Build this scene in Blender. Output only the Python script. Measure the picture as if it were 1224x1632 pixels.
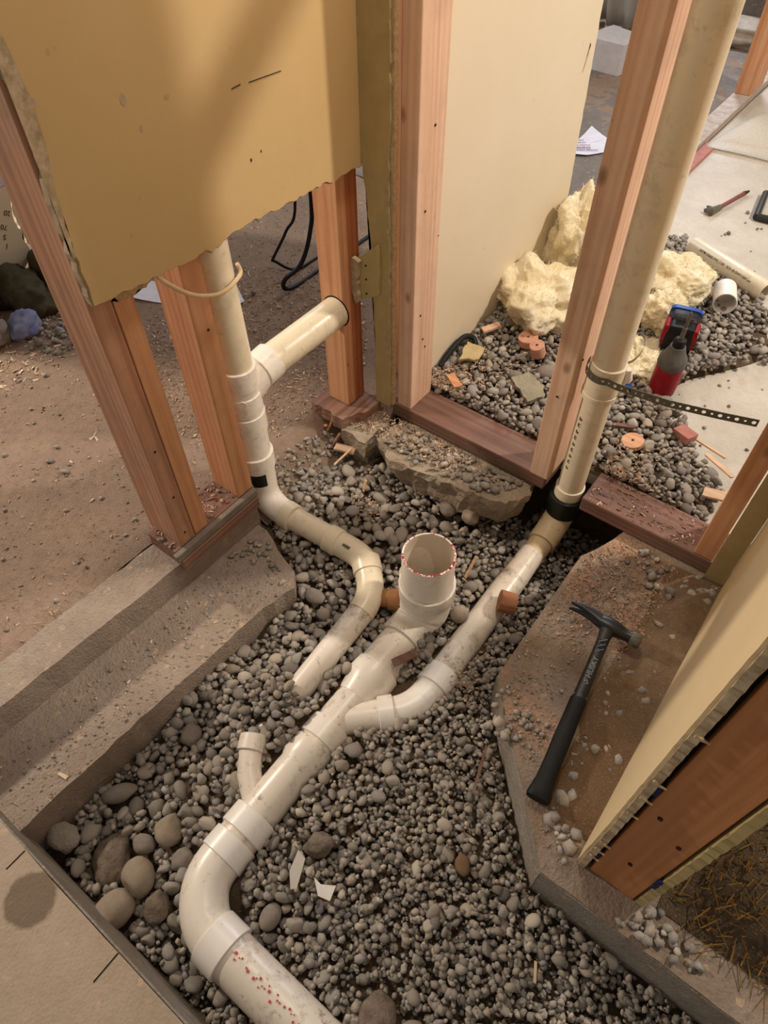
import bpy, bmesh, math, random
import numpy as np
from mathutils import Vector, Matrix, noise

for o in list(bpy.data.objects): bpy.data.objects.remove(o)
S = bpy.context.scene
COL = S.collection

# ------------------------------------------------------------------ camera
cam = bpy.data.cameras.new('camera'); camo = bpy.data.objects.new('camera', cam); COL.objects.link(camo)
fx, fy = Vector((0.797, 0.604, -0.007)), Vector((-0.463, 0.619, 0.635))
fx.normalize(); fz = fx.cross(fy).normalized(); fy = fz.cross(fx)
camo.matrix_world = Matrix(((fx.x, fy.x, fz.x, 0.711), (fx.y, fy.y, fz.y, -0.979), (fx.z, fy.z, fz.z, 1.08), (0, 0, 0, 1)))
cam.sensor_fit = 'VERTICAL'; cam.sensor_height = 24.0; cam.lens = 24.0 * 1100 / 1632
cam.clip_start = 0.02; cam.clip_end = 50
S.camera = camo

# ------------------------------------------------------------------ world, lights, exposure
w = bpy.data.worlds.new('world'); S.world = w; w.use_nodes = True
w.node_tree.nodes['Background'].inputs[0].default_value = (1.0, 0.90, 0.80, 1)
w.node_tree.nodes['Background'].inputs[1].default_value = 0.27
S.view_settings.view_transform = 'Standard'; S.view_settings.look = 'None'
S.view_settings.gamma = 1.0; S.view_settings.use_curve_mapping = False
S.view_settings.exposure = 0.0

def lamp(name, kind, loc, target, energy, color, size=0.2):
    l = bpy.data.lights.new(name, kind); o = bpy.data.objects.new(name, l); COL.objects.link(o)
    l.energy = energy; l.color = color
    if kind == 'AREA': l.shape = 'DISK'; l.size = size
    else: l.shadow_soft_size = size
    o.location = loc
    o.rotation_euler = (Vector(target) - Vector(loc)).to_track_quat('-Z', 'Y').to_euler()
    return o
lamp('ceiling_light_far_room', 'AREA', (1.75, 1.50, 2.15), (0.2, 0.0, 0.1), 62, (1.0, 0.89, 0.76), 0.16)
lamp('work_light_left_room', 'AREA', (-1.9, -0.95, 1.35), (0.1, -0.7, -0.1), 40, (1.0, 0.86, 0.70), 0.14)
lamp('fill_light_near', 'AREA', (0.24, -0.06, 1.70), (0.18, -0.10, 0.0), 7.0, (1.0, 0.89, 0.76), 0.16)  # unseen fill lamp added to brighten the trench and panel
lamp('daylight_back_room', 'AREA', (-0.50, 3.30, 1.60), (0.3, -0.8, -0.1), 42, (0.74, 0.84, 1.0), 0.5)
lamp('daylight_left_room', 'AREA', (-2.2, 1.9, 1.8), (-0.7, 0.4, 0), 16, (0.86, 0.91, 1.0), 0.6)

# ------------------------------------------------------------------ helpers
def put(name, verts, faces, mat, parent=None, smooth=False, origin=None, colors=None, mats=None, fmat=None):
    me = bpy.data.meshes.new(name)
    V = np.asarray(verts, dtype=np.float64)
    lo, hi = V.min(0), V.max(0)
    if origin is None: origin = ((lo[0]+hi[0])/2, (lo[1]+hi[1])/2, lo[2])
    origin = np.asarray(origin, float)
    me.from_pydata((V - origin).tolist(), [], faces if isinstance(faces, list) else faces.tolist())
    if colors is not None:
        a = me.attributes.new('tone', 'FLOAT', 'POINT'); a.data.foreach_set('value', np.asarray(colors, dtype=np.float32))
    for m in (mats or [mat]): me.materials.append(m)
    if fmat is not None: me.polygons.foreach_set('material_index', np.asarray(fmat, dtype=np.int32))
    if smooth: me.polygons.foreach_set('use_smooth', np.ones(len(me.polygons), dtype=bool))
    me.update()
    o = bpy.data.objects.new(name, me); COL.objects.link(o)
    if parent is not None:
        o.parent = parent; p = parent; off = Vector((0, 0, 0))
        o.location = Vector(origin) - wloc(parent)
    else: o.location = Vector(origin)
    return o
def wloc(o):
    v = Vector((0, 0, 0))
    while o is not None: v = v + o.location; o = o.parent
    return v
def tag(o, label, cat, group=None, kind=None):
    if label: o['label'] = label
    if cat: o['category'] = cat
    if group: o['group'] = group
    if kind: o['kind'] = kind
    return o
def thing(name, label, cat, loc, group=None):
    o = bpy.data.objects.new(name, None); COL.objects.link(o); o.location = loc; o.empty_display_size = 0.03
    return tag(o, label, cat, group)
def struct(o): o['kind'] = 'structure'; return o

class MB:
    def __init__(s): s.bm = bmesh.new()
    def box(s, x0, x1, y0, y1, z0, z1, bev=0.0, M=None):
        r = bmesh.ops.create_cube(s.bm, size=1.0); vs = r['verts']
        for v in vs:
            v.co = Vector(((x0+x1)/2 + v.co.x*(x1-x0), (y0+y1)/2 + v.co.y*(y1-y0), (z0+z1)/2 + v.co.z*(z1-z0)))
        if bev > 0:
            es = list({e for v in vs for e in v.link_edges})
            r = bmesh.ops.bevel(s.bm, geom=es, offset=bev, segments=2, affect='EDGES', profile=0.5)
            vs = list({v for f in r['faces'] for v in f.verts} | set(v for v in vs if v.is_valid))
        if M is not None:
            for v in vs: v.co = M @ v.co
        return s
    def poly(s, pts, h, M=None):
        """polygon pts (x,y) extruded 0..h in z, then transformed"""
        a = [s.bm.verts.new((p[0], p[1], 0)) for p in pts]; b = [s.bm.verts.new((p[0], p[1], h)) for p in pts]
        n = len(pts)
        f1 = s.bm.faces.new(a[::-1]); f2 = s.bm.faces.new(b)
        for i in range(n): s.bm.faces.new((a[i], a[(i+1) % n], b[(i+1) % n], b[i]))
        bmesh.ops.triangulate(s.bm, faces=[f1, f2])
        if M is not None:
            for v in a + b: v.co = M @ v.co
        return s
    def done(s, name, mat, parent=None, smooth=False, origin=None):
        bmesh.ops.recalc_face_normals(s.bm, faces=s.bm.faces)
        s.bm.verts.index_update()
        V = [tuple(v.co) for v in s.bm.verts]; F = [[v.index for v in f.verts] for f in s.bm.faces]; s.bm.free()
        return put(name, V, F, mat, parent, smooth, origin)

def frames(P):
    P = [Vector(p) for p in P]; n = len(P); T = []; prev = None
    for i in range(n):
        t = P[min(i+1, n-1)] - P[max(i-1, 0)]
        if t.length < 1e-7: t = P[i] - P[max(i-1, 0)]
        if t.length < 1e-7: t = prev.copy() if prev is not None else P[-1] - P[0]
        if t.length < 1e-7: t = Vector((0, 0, 1))
        t.normalize()
        if prev is not None and t.dot(prev) < -0.2: t = -t      # a path that doubles back (inner wall) keeps its frame
        prev = t; T.append(t)
    u = T[0].orthogonal().normalized(); out = []
    for i in range(n):
        u = (u - T[i] * u.dot(T[i])).normalized(); out.append((P[i], u.copy(), T[i].cross(u)))
    return out
def tube_vf(P, R, seg=24, caps=True, base=0):
    fr = frames(P); V = []; F = []
    for (p, u, v), r in zip(fr, R):
        for k in range(seg):
            a = 2*math.pi*k/seg; V.append(tuple(p + (u*math.cos(a) + v*math.sin(a))*r))
    n = len(P)
    for i in range(n-1):
        for k in range(seg):
            k2 = (k+1) % seg
            F.append([base+i*seg+k, base+i*seg+k2, base+(i+1)*seg+k2, base+(i+1)*seg+k])
    if caps:
        F.append([base+k for k in range(seg)][::-1]); F.append([base+(n-1)*seg+k for k in range(seg)])
    return V, F
def tube(name, P, R, mat, parent=None, seg=24, caps=True, smooth=True):
    if not hasattr(R, '__len__'): R = [R]*len(P)
    V, F = tube_vf(P, R, seg, caps)
    o = put(name, V, F, mat, parent, smooth)
    sharp(o); return o
def sharp(o, ang=35):
    me = o.data
    bm = bmesh.new(); bm.from_mesh(me); ca = math.cos(math.radians(ang))
    for e in bm.edges:
        if len(e.link_faces) == 2 and e.link_faces[0].normal.dot(e.link_faces[1].normal) < ca: e.smooth = False
    bm.to_mesh(me); bm.free()
def arc(p0, c, p1, n=10):
    """quadratic-ish fillet from p0 to p1 around corner c"""
    p0, c, p1 = Vector(p0), Vector(c), Vector(p1)
    return [p0*(1-t)**2 + c*2*t*(1-t) + p1*t*t for t in [i/n for i in range(n+1)]]
def hub(name, a, b, r, mat, parent, seg=32, lip=0.0015):
    """socket of a fitting between a and b: a sleeve with softened rims"""
    a, b = Vector(a), Vector(b); d = (b-a); L = d.length; d.normalize()
    P = [a, a+d*0.0004, a+d*lip, b-d*lip, b-d*0.0004, b]; R = [r-0.003, r-lip, r, r, r-lip, r-0.003]
    return tube(name, P, R, mat, parent, seg)
def hollow(name, a, b, ro, ri, mat, parent=None, seg=40, inner_from=0.0):
    """open pipe end at b: outside wall, rim, inside wall"""
    a, b = Vector(a), Vector(b); d = (b-a).normalized()
    P = [a, b-d*0.001, b, b, b-d*0.001, a+d*inner_from, a+d*inner_from]; R = [ro, ro, ro-0.001, ri+0.001, ri, ri, 0.0005]
    return tube(name, P, R, mat, parent, seg, caps=False)

def rough_line(pts, step=0.012, amp=0.003, closed=True, rnd=random):
    out = []; n = len(pts)
    for i in range(n if closed else n-1):
        a = pts[i]; b = pts[(i+1) % n]; L = math.hypot(b[0]-a[0], b[1]-a[1]); k = max(1, int(L/step))
        nx, ny = -(b[1]-a[1])/max(L, 1e-6), (b[0]-a[0])/max(L, 1e-6)
        for j in range(k):
            t = j/k; s = rnd.uniform(-amp, amp) if j else 0
            out.append((a[0]+(b[0]-a[0])*t + nx*s, a[1]+(b[1]-a[1])*t + ny*s))
    if not closed: out.append(pts[-1])
    return out

_ico = {}
def ico(n):
    if n not in _ico:
        bm = bmesh.new(); bmesh.ops.create_icosphere(bm, subdivisions=n, radius=1.0)
        _ico[n] = (np.array([v.co[:] for v in bm.verts]), np.array([[v.index for v in f.verts] for f in bm.faces])); bm.free()
    return _ico[n]
def rock_shape(seed, n=2, flat=(1, 0.8, 0.6), cuts=5, depth=0.72, bump=0.06):
    rs = np.random.RandomState(seed); V, F = ico(n); V = V.copy()
    for k in range(cuts):
        d = rs.normal(size=3); d /= np.linalg.norm(d); h = rs.uniform(depth, 0.95)
        s = V @ d - h; V -= np.outer(np.maximum(s, 0)*0.88, d)
    if bump:
        off = Vector(rs.uniform(-50, 50, 3))
        b = np.array([noise.noise(Vector(v)*2.2 + off) + 0.4*noise.noise(Vector(v)*6 + off) for v in V])
        V *= (1 + bump*b)[:, None]
    return V * np.array(flat), F
def rotm(rs, full=True):
    e = rs.uniform(0, 2*math.pi, 3)
    if not full: e[:2] = rs.normal(0, 0.35, 2)
    cx, sx, cy, sy, cz, sz = math.cos(e[0]), math.sin(e[0]), math.cos(e[1]), math.sin(e[1]), math.cos(e[2]), math.sin(e[2])
    return np.array([[cz*cy, cz*sy*sx-sz*cx, cz*sy*cx+sz*sx], [sz*cy, sz*sy*sx+cz*cx, sz*sy*cx-cz*sx], [-sy, cy*sx, cy*cx]])

# ------------------------------------------------------------------ materials
class Mt:
    def __init__(s, name, rough=0.7, spec=0.3):
        s.m = bpy.data.materials.new(name); s.m.use_nodes = True; s.t = s.m.node_tree; s.N = s.t.nodes; s.L = s.t.links
        s.b = s.N['Principled BSDF']; s.b.inputs['Roughness'].default_value = rough; s.b.inputs['Specular IOR Level'].default_value = spec
        tc = s.N.new('ShaderNodeTexCoord'); s.co = tc.outputs['Object']
    def map(s, scale=(1, 1, 1), rot=(0, 0, 0), loc=(0, 0, 0)):
        m = s.N.new('ShaderNodeMapping'); m.inputs['Scale'].default_value = scale; m.inputs['Rotation'].default_value = rot; m.inputs['Location'].default_value = loc
        s.L.new(s.co, m.inputs[0]); return m.outputs[0]
    def noise(s, sc, det=5, rough=0.6, co=None, dist=0.0):
        n = s.N.new('ShaderNodeTexNoise'); n.inputs['Scale'].default_value = sc; n.inputs['Detail'].default_value = det
        n.inputs['Roughness'].default_value = rough; n.inputs['Distortion'].default_value = dist
        s.L.new(co or s.co, n.inputs['Vector']); return n.outputs[0]
    def vor(s, sc, co=None, feat='F1', out='Distance'):
        n = s.N.new('ShaderNodeTexVoronoi'); n.inputs['Scale'].default_value = sc; n.feature = feat
        s.L.new(co or s.co, n.inputs['Vector']); return n.outputs[out]
    def ramp(s, fac, stops):
        r = s.N.new('ShaderNodeValToRGB'); e = r.color_ramp.elements
        while len(e) < len(stops): e.new(0.5)
        for i, (p, c) in enumerate(stops):
            e[i].position = p; e[i].color = (c, c, c, 1) if not hasattr(c, '__len__') else (*c, 1)
        s.L.new(fac, r.inputs[0]); return r.outputs[0]
    def mix(s, fac, a, b, mode='MIX'):
        m = s.N.new('ShaderNodeMix'); m.data_type = 'RGBA'; m.blend_type = mode
        if hasattr(fac, 'links'): s.L.new(fac, m.inputs[0])
        else: m.inputs[0].default_value = fac
        for v, i in ((a, 6), (b, 7)):
            if hasattr(v, 'links'): s.L.new(v, m.inputs[i])
            else: m.inputs[i].default_value = (*v, 1)
        return m.outputs[2]
    def math(s, op, a, b=0.0, clamp=False):
        m = s.N.new('ShaderNodeMath'); m.operation = op; m.use_clamp = clamp
        for v, i in ((a, 0), (b, 1)):
            if hasattr(v, 'links'): s.L.new(v, m.inputs[i])
            else: m.inputs[i].default_value = v
        return m.outputs[0]
    def color(s, c):
        if hasattr(c, 'links'): s.L.new(c, s.b.inputs['Base Color'])
        else: s.b.inputs['Base Color'].default_value = (*c, 1)
        return s
    def bump(s, h, strength=0.3, dist=0.002):
        b = s.N.new('ShaderNodeBump'); b.inputs['Strength'].default_value = strength; b.inputs['Distance'].default_value = dist
        s.L.new(h, b.inputs['Height']); s.L.new(b.outputs[0], s.b.inputs['Normal']); return s
def lin(r, g, b):
    f = lambda c: (c/255/12.92) if c/255 <= 0.04045 else ((c/255+0.055)/1.055)**2.4
    return (f(r), f(g), f(b))

def wood(name, c_dark, c_mid, c_light, axis='z', dirt=0.25, rough=0.62):
    m = Mt(name, rough, 0.25)
    sc = {'z': (1, 1, 0.045), 'x': (0.045, 1, 1), 'y': (1, 0.045, 1)}[axis]
    co = m.map(sc)
    big = m.noise(26, 3, 0.5, co, 0.6); fine = m.noise(170, 3, 0.7, co)
    w_ = m.N.new('ShaderNodeTexWave'); w_.wave_type = 'RINGS'; w_.rings_direction = {'z': 'Z', 'x': 'X', 'y': 'Y'}[axis]
    w_.inputs['Scale'].default_value = 26; w_.inputs['Distortion'].default_value = 3.5; w_.inputs['Detail'].default_value = 2; w_.inputs['Detail Scale'].default_value = 2.0
    m.L.new(m.map(sc, loc=(0.013, 0.031, 0.02)), w_.inputs[0])
    f = m.math('ADD', m.math('MULTIPLY', w_.outputs[1], 0.20), m.math('MULTIPLY', big, 0.8))
    f = m.math('ADD', f, m.math('MULTIPLY', m.math('SUBTRACT', fine, 0.5), 0.45))
    c = m.ramp(f, [(0.18, c_dark), (0.5, c_mid), (0.85, c_light)])
    kco = m.map({'z': (1, 1, 0.55), 'x': (0.55, 1, 1), 'y': (1, 0.55, 1)}[axis], loc=(0.3, 0.1, 0.4))
    kn = m.ramp(m.vor(7.5, kco), [(0.0, 1), (0.05, 0.75), (0.085, 0.0)])
    c = m.mix(kn, c, tuple(v*0.42 for v in c_dark))
    nl = m.ramp(m.vor(21, m.map((1, 1, 1), loc=(.7, .2, .9))), [(0.0, 1), (0.035, 1), (0.05, 0)])
    c = m.mix(m.math('MULTIPLY', nl, m.ramp(m.noise(9, 1), [(0.5, 0), (0.55, 1)])), c, (0.03, 0.02, 0.015))
    dm = m.ramp(m.noise(11, 6, 0.7), [(0.45, 0), (0.75, 1)])
    c = m.mix(m.math('MULTIPLY', dm, dirt), c, (0.20, 0.15, 0.11))
    m.color(c).bump(m.math('ADD', m.math('MULTIPLY', fine, 0.7), big), 0.35, 0.0012)
    return m.m
FIR = (lin(184, 124, 84), lin(208, 152, 112), lin(220, 172, 132))
PINK = (lin(196, 150, 122), lin(218, 180, 152), lin(230, 198, 174))
M_fir_z = wood('fir_stud', *FIR); M_fir_x = wood('fir_board_x', *FIR, axis='x'); M_fir_y = wood('fir_board_y', *FIR, axis='y')
M_fir_dirty = wood('dusty_fir_stud', lin(150, 104, 78), lin(186, 138, 108), lin(206, 164, 134), dirt=0.5)
M_pink_z = wood('pale_fir_stud', *PINK)
M_old_z = wood('old_stained_stud', lin(130, 72, 44), lin(166, 100, 64), lin(188, 124, 86))
M_plate_x = wood('treated_plate_x', lin(92, 64, 54), lin(116, 84, 72), lin(140, 106, 92), axis='x', dirt=0.5)
M_plate_y = wood('treated_plate_y', lin(84, 56, 46), lin(138, 100, 84), lin(170, 132, 114), axis='y', dirt=0.55)
M_ply = wood('plywood_face', lin(176, 116, 72), lin(188, 128, 82), lin(202, 144, 98), axis='z', dirt=0.1)

def paint(name, c, c2, speck=0.4, bump=0.15):
    m = Mt(name, 0.55, 0.3)
    a = m.mix(m.ramp(m.noise(3.0, 4, 0.6), [(0.3, 0), (0.7, 1)]), c, c2)
    sc = m.ramp(m.noise(38, 3, 0.5), [(0.70, 0), (0.78, 1)])
    a = m.mix(m.math('MULTIPLY', sc, speck), a, lin(120, 92, 60))
    m.color(a).bump(m.noise(420, 3, 0.6), bump, 0.0006); return m.m
M_yellow = paint('yellow_wall_paint', lin(202, 174, 126), lin(195, 165, 115))
M_cream_shaded = paint('cream_paint_shaded', lin(216, 196, 158), lin(206, 184, 144), 0.3)  # cream paint toned olive, the end wall's dimness put into its colour
M_cream = paint('cream_wall_paint', lin(224, 209, 184), lin(218, 202, 174), 0.2)
def plainish(name, c, c2, sc=60, rough=0.8, bump=0.4, bd=0.002, spec=0.2):
    m = Mt(name, rough, spec)
    n = m.noise(sc, 6, 0.65)
    m.color(m.mix(m.ramp(n, [(0.3, 0), (0.7, 1)]), c, c2)).bump(n, bump, bd); return m.m
M_gyp = plainish('gypsum_core', lin(200, 182, 152), lin(146, 124, 96), 60)
M_gyp_dark = plainish('olive_drywall_face', lin(168, 150, 104), lin(186, 166, 118), 18)
M_paper = plainish('torn_kraft_paper', lin(206, 186, 150), lin(170, 138, 98), 120)
M_blue = plainish('blue_paper', lin(46, 52, 110), lin(24, 26, 60), 80)
M_gap_shade = plainish('gap_shade', lin(28, 22, 18), lin(18, 14, 10), 80)  # near-black colour painting the shade inside gaps, holes and cuts

def concrete(name, c, c2, c3, stain=None, saw=0.0, bump=0.6, fine=0.55):
    m = Mt(name, 0.9, 0.15)
    n1 = m.noise(9, 8, 0.7); n2 = m.noise(90, 6, 0.7); v = m.vor(210)
    a = m.mix(m.ramp(n1, [(0.32, 0), (0.68, 1)]), c, c2)
    a = m.mix(m.ramp(n2, [(0.5, 0), (0.72, fine)]), a, c3)
    a = m.mix(m.ramp(m.vor(120, out='Color'), [(0.86, 0), (0.93, 0.45)]), a, lin(206, 176, 146))
    if saw:
        sd = m.math('MULTIPLY', m.ramp(m.noise(7, 4, 0.6), [(0.5, 0), (0.68, 1)]), m.ramp(m.noise(260, 2, 0.6), [(0.42, 0), (0.58, 1)]))
        a = m.mix(m.math('MULTIPLY', sd, saw), a, lin(204, 150, 116))
    if stain:
        for (sx, sy, sr) in stain:
            g = m.N.new('ShaderNodeVectorMath'); g.operation = 'DISTANCE'
            mm = m.map((1, 1, 0)); m.L.new(mm, g.inputs[0]); g.inputs[1].default_value = (sx, sy, 0)
            d = m.math('ADD', g.outputs['Value'], m.math('MULTIPLY', m.math('SUBTRACT', m.noise(18, 3), 0.5), 0.03))
            k = m.ramp(m.math('DIVIDE', d, sr), [(0.85, 1), (1.0, 0)])
            a = m.mix(m.math('MULTIPLY', k, 0.75), a, lin(104, 88, 74))
    m.color(a).bump(m.math('ADD', m.math('MULTIPLY', n1, 1.5), m.math('ADD', n2, m.math('MULTIPLY', v, 0.5))), bump, 0.004); return m.m
M_conc = concrete('old_concrete', lin(166, 150, 136), lin(146, 130, 116), lin(124, 110, 98), bump=0.7)
M_conc_sawdust = concrete('slab_with_sawdust', lin(152, 136, 122), lin(124, 106, 90), lin(104, 88, 74), saw=0.7)
M_conc_grey = concrete('cut_concrete_grey', lin(160, 152, 142), lin(132, 122, 110), lin(112, 104, 94), bump=0.7)
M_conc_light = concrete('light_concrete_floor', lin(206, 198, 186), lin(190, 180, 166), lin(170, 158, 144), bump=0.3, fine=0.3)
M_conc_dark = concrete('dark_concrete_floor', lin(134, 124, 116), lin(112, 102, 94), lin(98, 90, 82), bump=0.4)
M_conc_near = concrete('near_slab', lin(184, 166, 146), lin(168, 150, 130), lin(148, 130, 112), stain=[(.178, -1.132, .040)], bump=0.3, fine=0.25)

def dirt_mat(name, c, c2, c3):
    m = Mt(name, 0.95, 0.1)
    n1 = m.noise(2.6, 5, 0.6); n2 = m.noise(60, 8, 0.75); n3 = m.noise(300, 3, 0.6)
    a = m.mix(m.ramp(n1, [(0.35, 0), (0.65, 1)]), c, c2)
    a = m.mix(m.ramp(n2, [(0.45, 0), (0.75, 0.8)]), a, c3)
    a = m.mix(m.ramp(n3, [(0.60, 0), (0.70, 0.55)]), a, lin(196, 160, 124))
    m.color(a).bump(m.math('ADD', n2, n3), 0.9, 0.004); return m.m
M_dirt = dirt_mat('dusty_floor', lin(164, 140, 120), lin(144, 124, 108), lin(124, 106, 92))
M_soil = dirt_mat('trench_soil', lin(104, 88, 70), lin(88, 74, 60), lin(72, 60, 48))

def stone_mat(name, src):
    m = Mt(name, 0.75, 0.3)
    if src == 'attr':
        a = m.N.new('ShaderNodeAttribute'); a.attribute_name = 'tone'; t = a.outputs['Fac']
    else:
        a = m.N.new('ShaderNodeObjectInfo'); t = a.outputs['Random']
    c = m.ramp(t, [(0.0, lin(118, 113, 107)), (0.2, lin(150, 142, 132)), (0.4, lin(166, 157, 146)), (0.58, lin(138, 133, 128)), (0.72, lin(178, 165, 149)), (0.86, lin(154, 150, 147)), (1.0, lin(200, 189, 173))])
    c = m.mix(m.ramp(m.noise(70, 5, 0.7), [(0.35, 0.0), (0.7, 0.5)]), c, lin(110, 96, 80))
    m.color(c).bump(m.noise(240, 4, 0.6), 0.35, 0.001); return m.m
M_peb = stone_mat('gravel_pebbles', 'attr'); M_peb_o = stone_mat('single_pebble', 'obj')
def rock_mat(name, c, c2, b=0.7): return plainish(name, c, c2, 28, 0.9, b, 0.004)
M_rock_tan = rock_mat('tan_cobble', lin(160, 146, 130), lin(132, 118, 103))
M_rock_grey = rock_mat('grey_cobble', lin(146, 136, 126), lin(118, 108, 98))
M_rock_rough = plainish('rough_rubble', lin(140, 126, 112), lin(98, 86, 74), 60, 0.95, 1.0, 0.006)
M_rock_dark = rock_mat('dark_foundation_stone', lin(84, 76, 54), lin(54, 48, 36), 1.0)

def pvc(name, c, dirt, dcol=lin(112, 92, 72), rough=0.32):
    m = Mt(name, rough, 0.5)
    n = m.noise(16, 8, 0.72); k = m.ramp(n, [(0.52, 0), (0.70, 1)])
    a = m.mix(m.math('MULTIPLY', k, dirt), c, dcol)
    k2 = m.ramp(m.noise(52, 6, 0.75), [(0.58, 0), (0.66, 0.75)]); a = m.mix(m.math('MULTIPLY', k2, dirt), a, lin(86, 74, 62))
    m.color(a); m.L.new(m.ramp(k, [(0, rough), (1, 0.8)]), m.b.inputs['Roughness']); return m.m
M_pvc = pvc('white_pvc', lin(234, 225, 212), 0.40)
M_pvc_dirty = pvc('dusty_pvc', lin(228, 217, 202), 0.8)
M_pvc_muddy = pvc('muddy_pvc', lin(206, 184, 146), 0.9, lin(124, 96, 62), 0.5)
M_pvc_shade_tan = pvc('shade_tan_pvc', lin(226, 212, 184), 0.30)  # white PVC toned tan, shade put into the colour
M_pvc_bright = pvc('clean_white_pvc', lin(240, 234, 226), 0.22)
M_inside = pvc('pipe_inside', lin(214, 200, 182), 0.1)
M_copper = plainish('brown_plastic_coupling', lin(164, 116, 76), lin(134, 90, 56), 40, 0.45)
M_rubber = plainish('black_rubber', lin(34, 38, 34), lin(22, 26, 22), 60, 0.5, 0.2)
M_hammer = plainish('black_hammer_steel', lin(30, 32, 30), lin(20, 22, 20), 40, 0.38, 0.1, 0.001, 0.5)
M_grip = plainish('black_rubber_grip', lin(26, 27, 27), lin(16, 17, 17), 70, 0.55, 0.3, 0.001)
M_face = plainish('worn_steel_face', lin(110, 104, 92), lin(80, 76, 66), 90, 0.4); 
M_white = plainish('white_print', lin(210, 210, 205), lin(190, 190, 188), 50)
M_print = plainish('grey_print', lin(140, 144, 146), lin(120, 124, 126), 50)
M_navy = plainish('navy_print', lin(24, 30, 66), lin(20, 24, 54), 50)
M_ink = plainish('dark_ink', lin(70, 62, 56), lin(90, 80, 70), 90)
M_redink = plainish('red_print', lin(206, 84, 84), lin(190, 70, 76), 90)
M_strap = Mt('galvanised_strap', 0.45, 0.5); M_strap.b.inputs['Metallic'].default_value = 0.6; M_strap.color(lin(112, 108, 92)); M_strap = M_strap.m
M_nail = plainish('rusty_nail', lin(60, 48, 40), lin(40, 30, 26), 90, 0.5)
M_red = plainish('red_tool_plastic', lin(150, 30, 40), lin(128, 22, 32), 40, 0.45, 0.1)
M_black = plainish('black_tool_plastic', lin(30, 28, 30), lin(20, 19, 20), 40, 0.5, 0.1)
M_greyplastic = plainish('grey_nose_boot', lin(104, 100, 96), lin(84, 80, 76), 60, 0.6, 0.2)
M_bluep = plainish('blue_tool_plastic', lin(40, 86, 170), lin(30, 66, 140), 40, 0.45)
M_cable = plainish('black_cable_sheath', lin(26, 26, 32), lin(18, 18, 24), 60, 0.5)
M_romex = plainish('white_cable_sheath', lin(216, 190, 152), lin(200, 172, 134), 60, 0.5)
M_sheet = plainish('white_paper', lin(226, 224, 230), lin(212, 208, 214), 30, 0.7)
M_plug = wood('plug_wood', lin(184, 132, 98), lin(206, 158, 122), lin(220, 178, 146), axis='x', dirt=0.1)
M_plug_dark = wood('dark_plug_wood', lin(120, 74, 48), lin(158, 106, 74), lin(180, 128, 96), axis='x', dirt=0.2)
M_plug_pink = plainish('pink_end_grain', lin(214, 164, 140), lin(188, 132, 108), 120, 0.9, 0.8)
M_chip = None
def chipmat():
    m = Mt('wood_shavings', 0.85, 0.1); a = m.N.new('ShaderNodeAttribute'); a.attribute_name = 'tone'
    m.color(m.ramp(a.outputs['Fac'], [(0, lin(150, 120, 98)), (0.4, lin(196, 168, 142)), (0.8, lin(220, 198, 172)), (1.0, lin(212, 204, 192))])); return m.m
M_chip = chipmat()
def fluffmat():
    m = Mt('fibreglass_wool', 1.0, 0.05)
    n = m.noise(9, 7, 0.7); n2 = m.noise(90, 8, 0.8, dist=1.5)
    c = m.ramp(n, [(0.25, lin(232, 210, 160)), (0.5, lin(240, 225, 188)), (0.75, lin(244, 236, 214))])
    m.color(c).bump(m.math('ADD', n2, m.noise(24, 6, 0.7)), 0.6, 0.005)
    m.b.inputs['Subsurface Weight'].default_value = 0.0; m.b.inputs['Sheen Weight'].default_value = 0.3; return m.m
M_fluff = fluffmat()
M_pad = plainish('off_white_carpet_back', lin(214, 204, 190), lin(196, 186, 172), 160, 0.95, 0.7)
M_plastic = Mt('cloudy_plastic_sheet', 0.3, 0.5); M_plastic.color(lin(214, 208, 200)); M_plastic.b.inputs['Alpha'].default_value = 1.0
M_plastic.b.inputs['Transmission Weight'].default_value = 0.25; M_plastic = M_plastic.m
M_whitewrap = plainish('white_foam', lin(214, 212, 216), lin(196, 192, 196), 20, 0.6, 0.2)
M_bluepaint = plainish('blue_painted_rubble', lin(96, 112, 168), lin(150, 150, 156), 34, 0.9, 1.0, 0.005)
M_redtag = plainish('red_painted_wood', lin(184, 128, 116), lin(166, 104, 94), 60)

rnd = random.Random(7)

# ------------------------------------------------------------------ setting: floors, slabs, walls
def grid_sheet(x0, x1, y0, y1, step, fz, keep=None):
    nx = int((x1-x0)/step)+1; ny = int((y1-y0)/step)+1
    V = []; idx = -np.ones((nx, ny), int)
    for i in range(nx):
        for j in range(ny):
            x = x0+(x1-x0)*i/(nx-1); y = y0+(y1-y0)*j/(ny-1)
            idx[i, j] = len(V); V.append((x, y, fz(x, y)))
    F = []
    for i in range(nx-1):
        for j in range(ny-1):
            xc = x0+(x1-x0)*(i+.5)/(nx-1); yc = y0+(y1-y0)*(j+.5)/(ny-1)
            if keep is None or keep(xc, yc): F.append([int(idx[i, j]), int(idx[i+1, j]), int(idx[i+1, j+1]), int(idx[i, j+1])])
    used = sorted({k for f in F for k in f}); re = {k: n for n, k in enumerate(used)}
    return [V[k] for k in used], [[re[k] for k in f] for f in F]
def nz(x, y, s, o=0.0): return noise.noise(Vector((x*s+o, y*s-o, o)))
def smooth01(t): t = max(0.0, min(1.0, t)); return t*t*(3-2*t)

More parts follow.
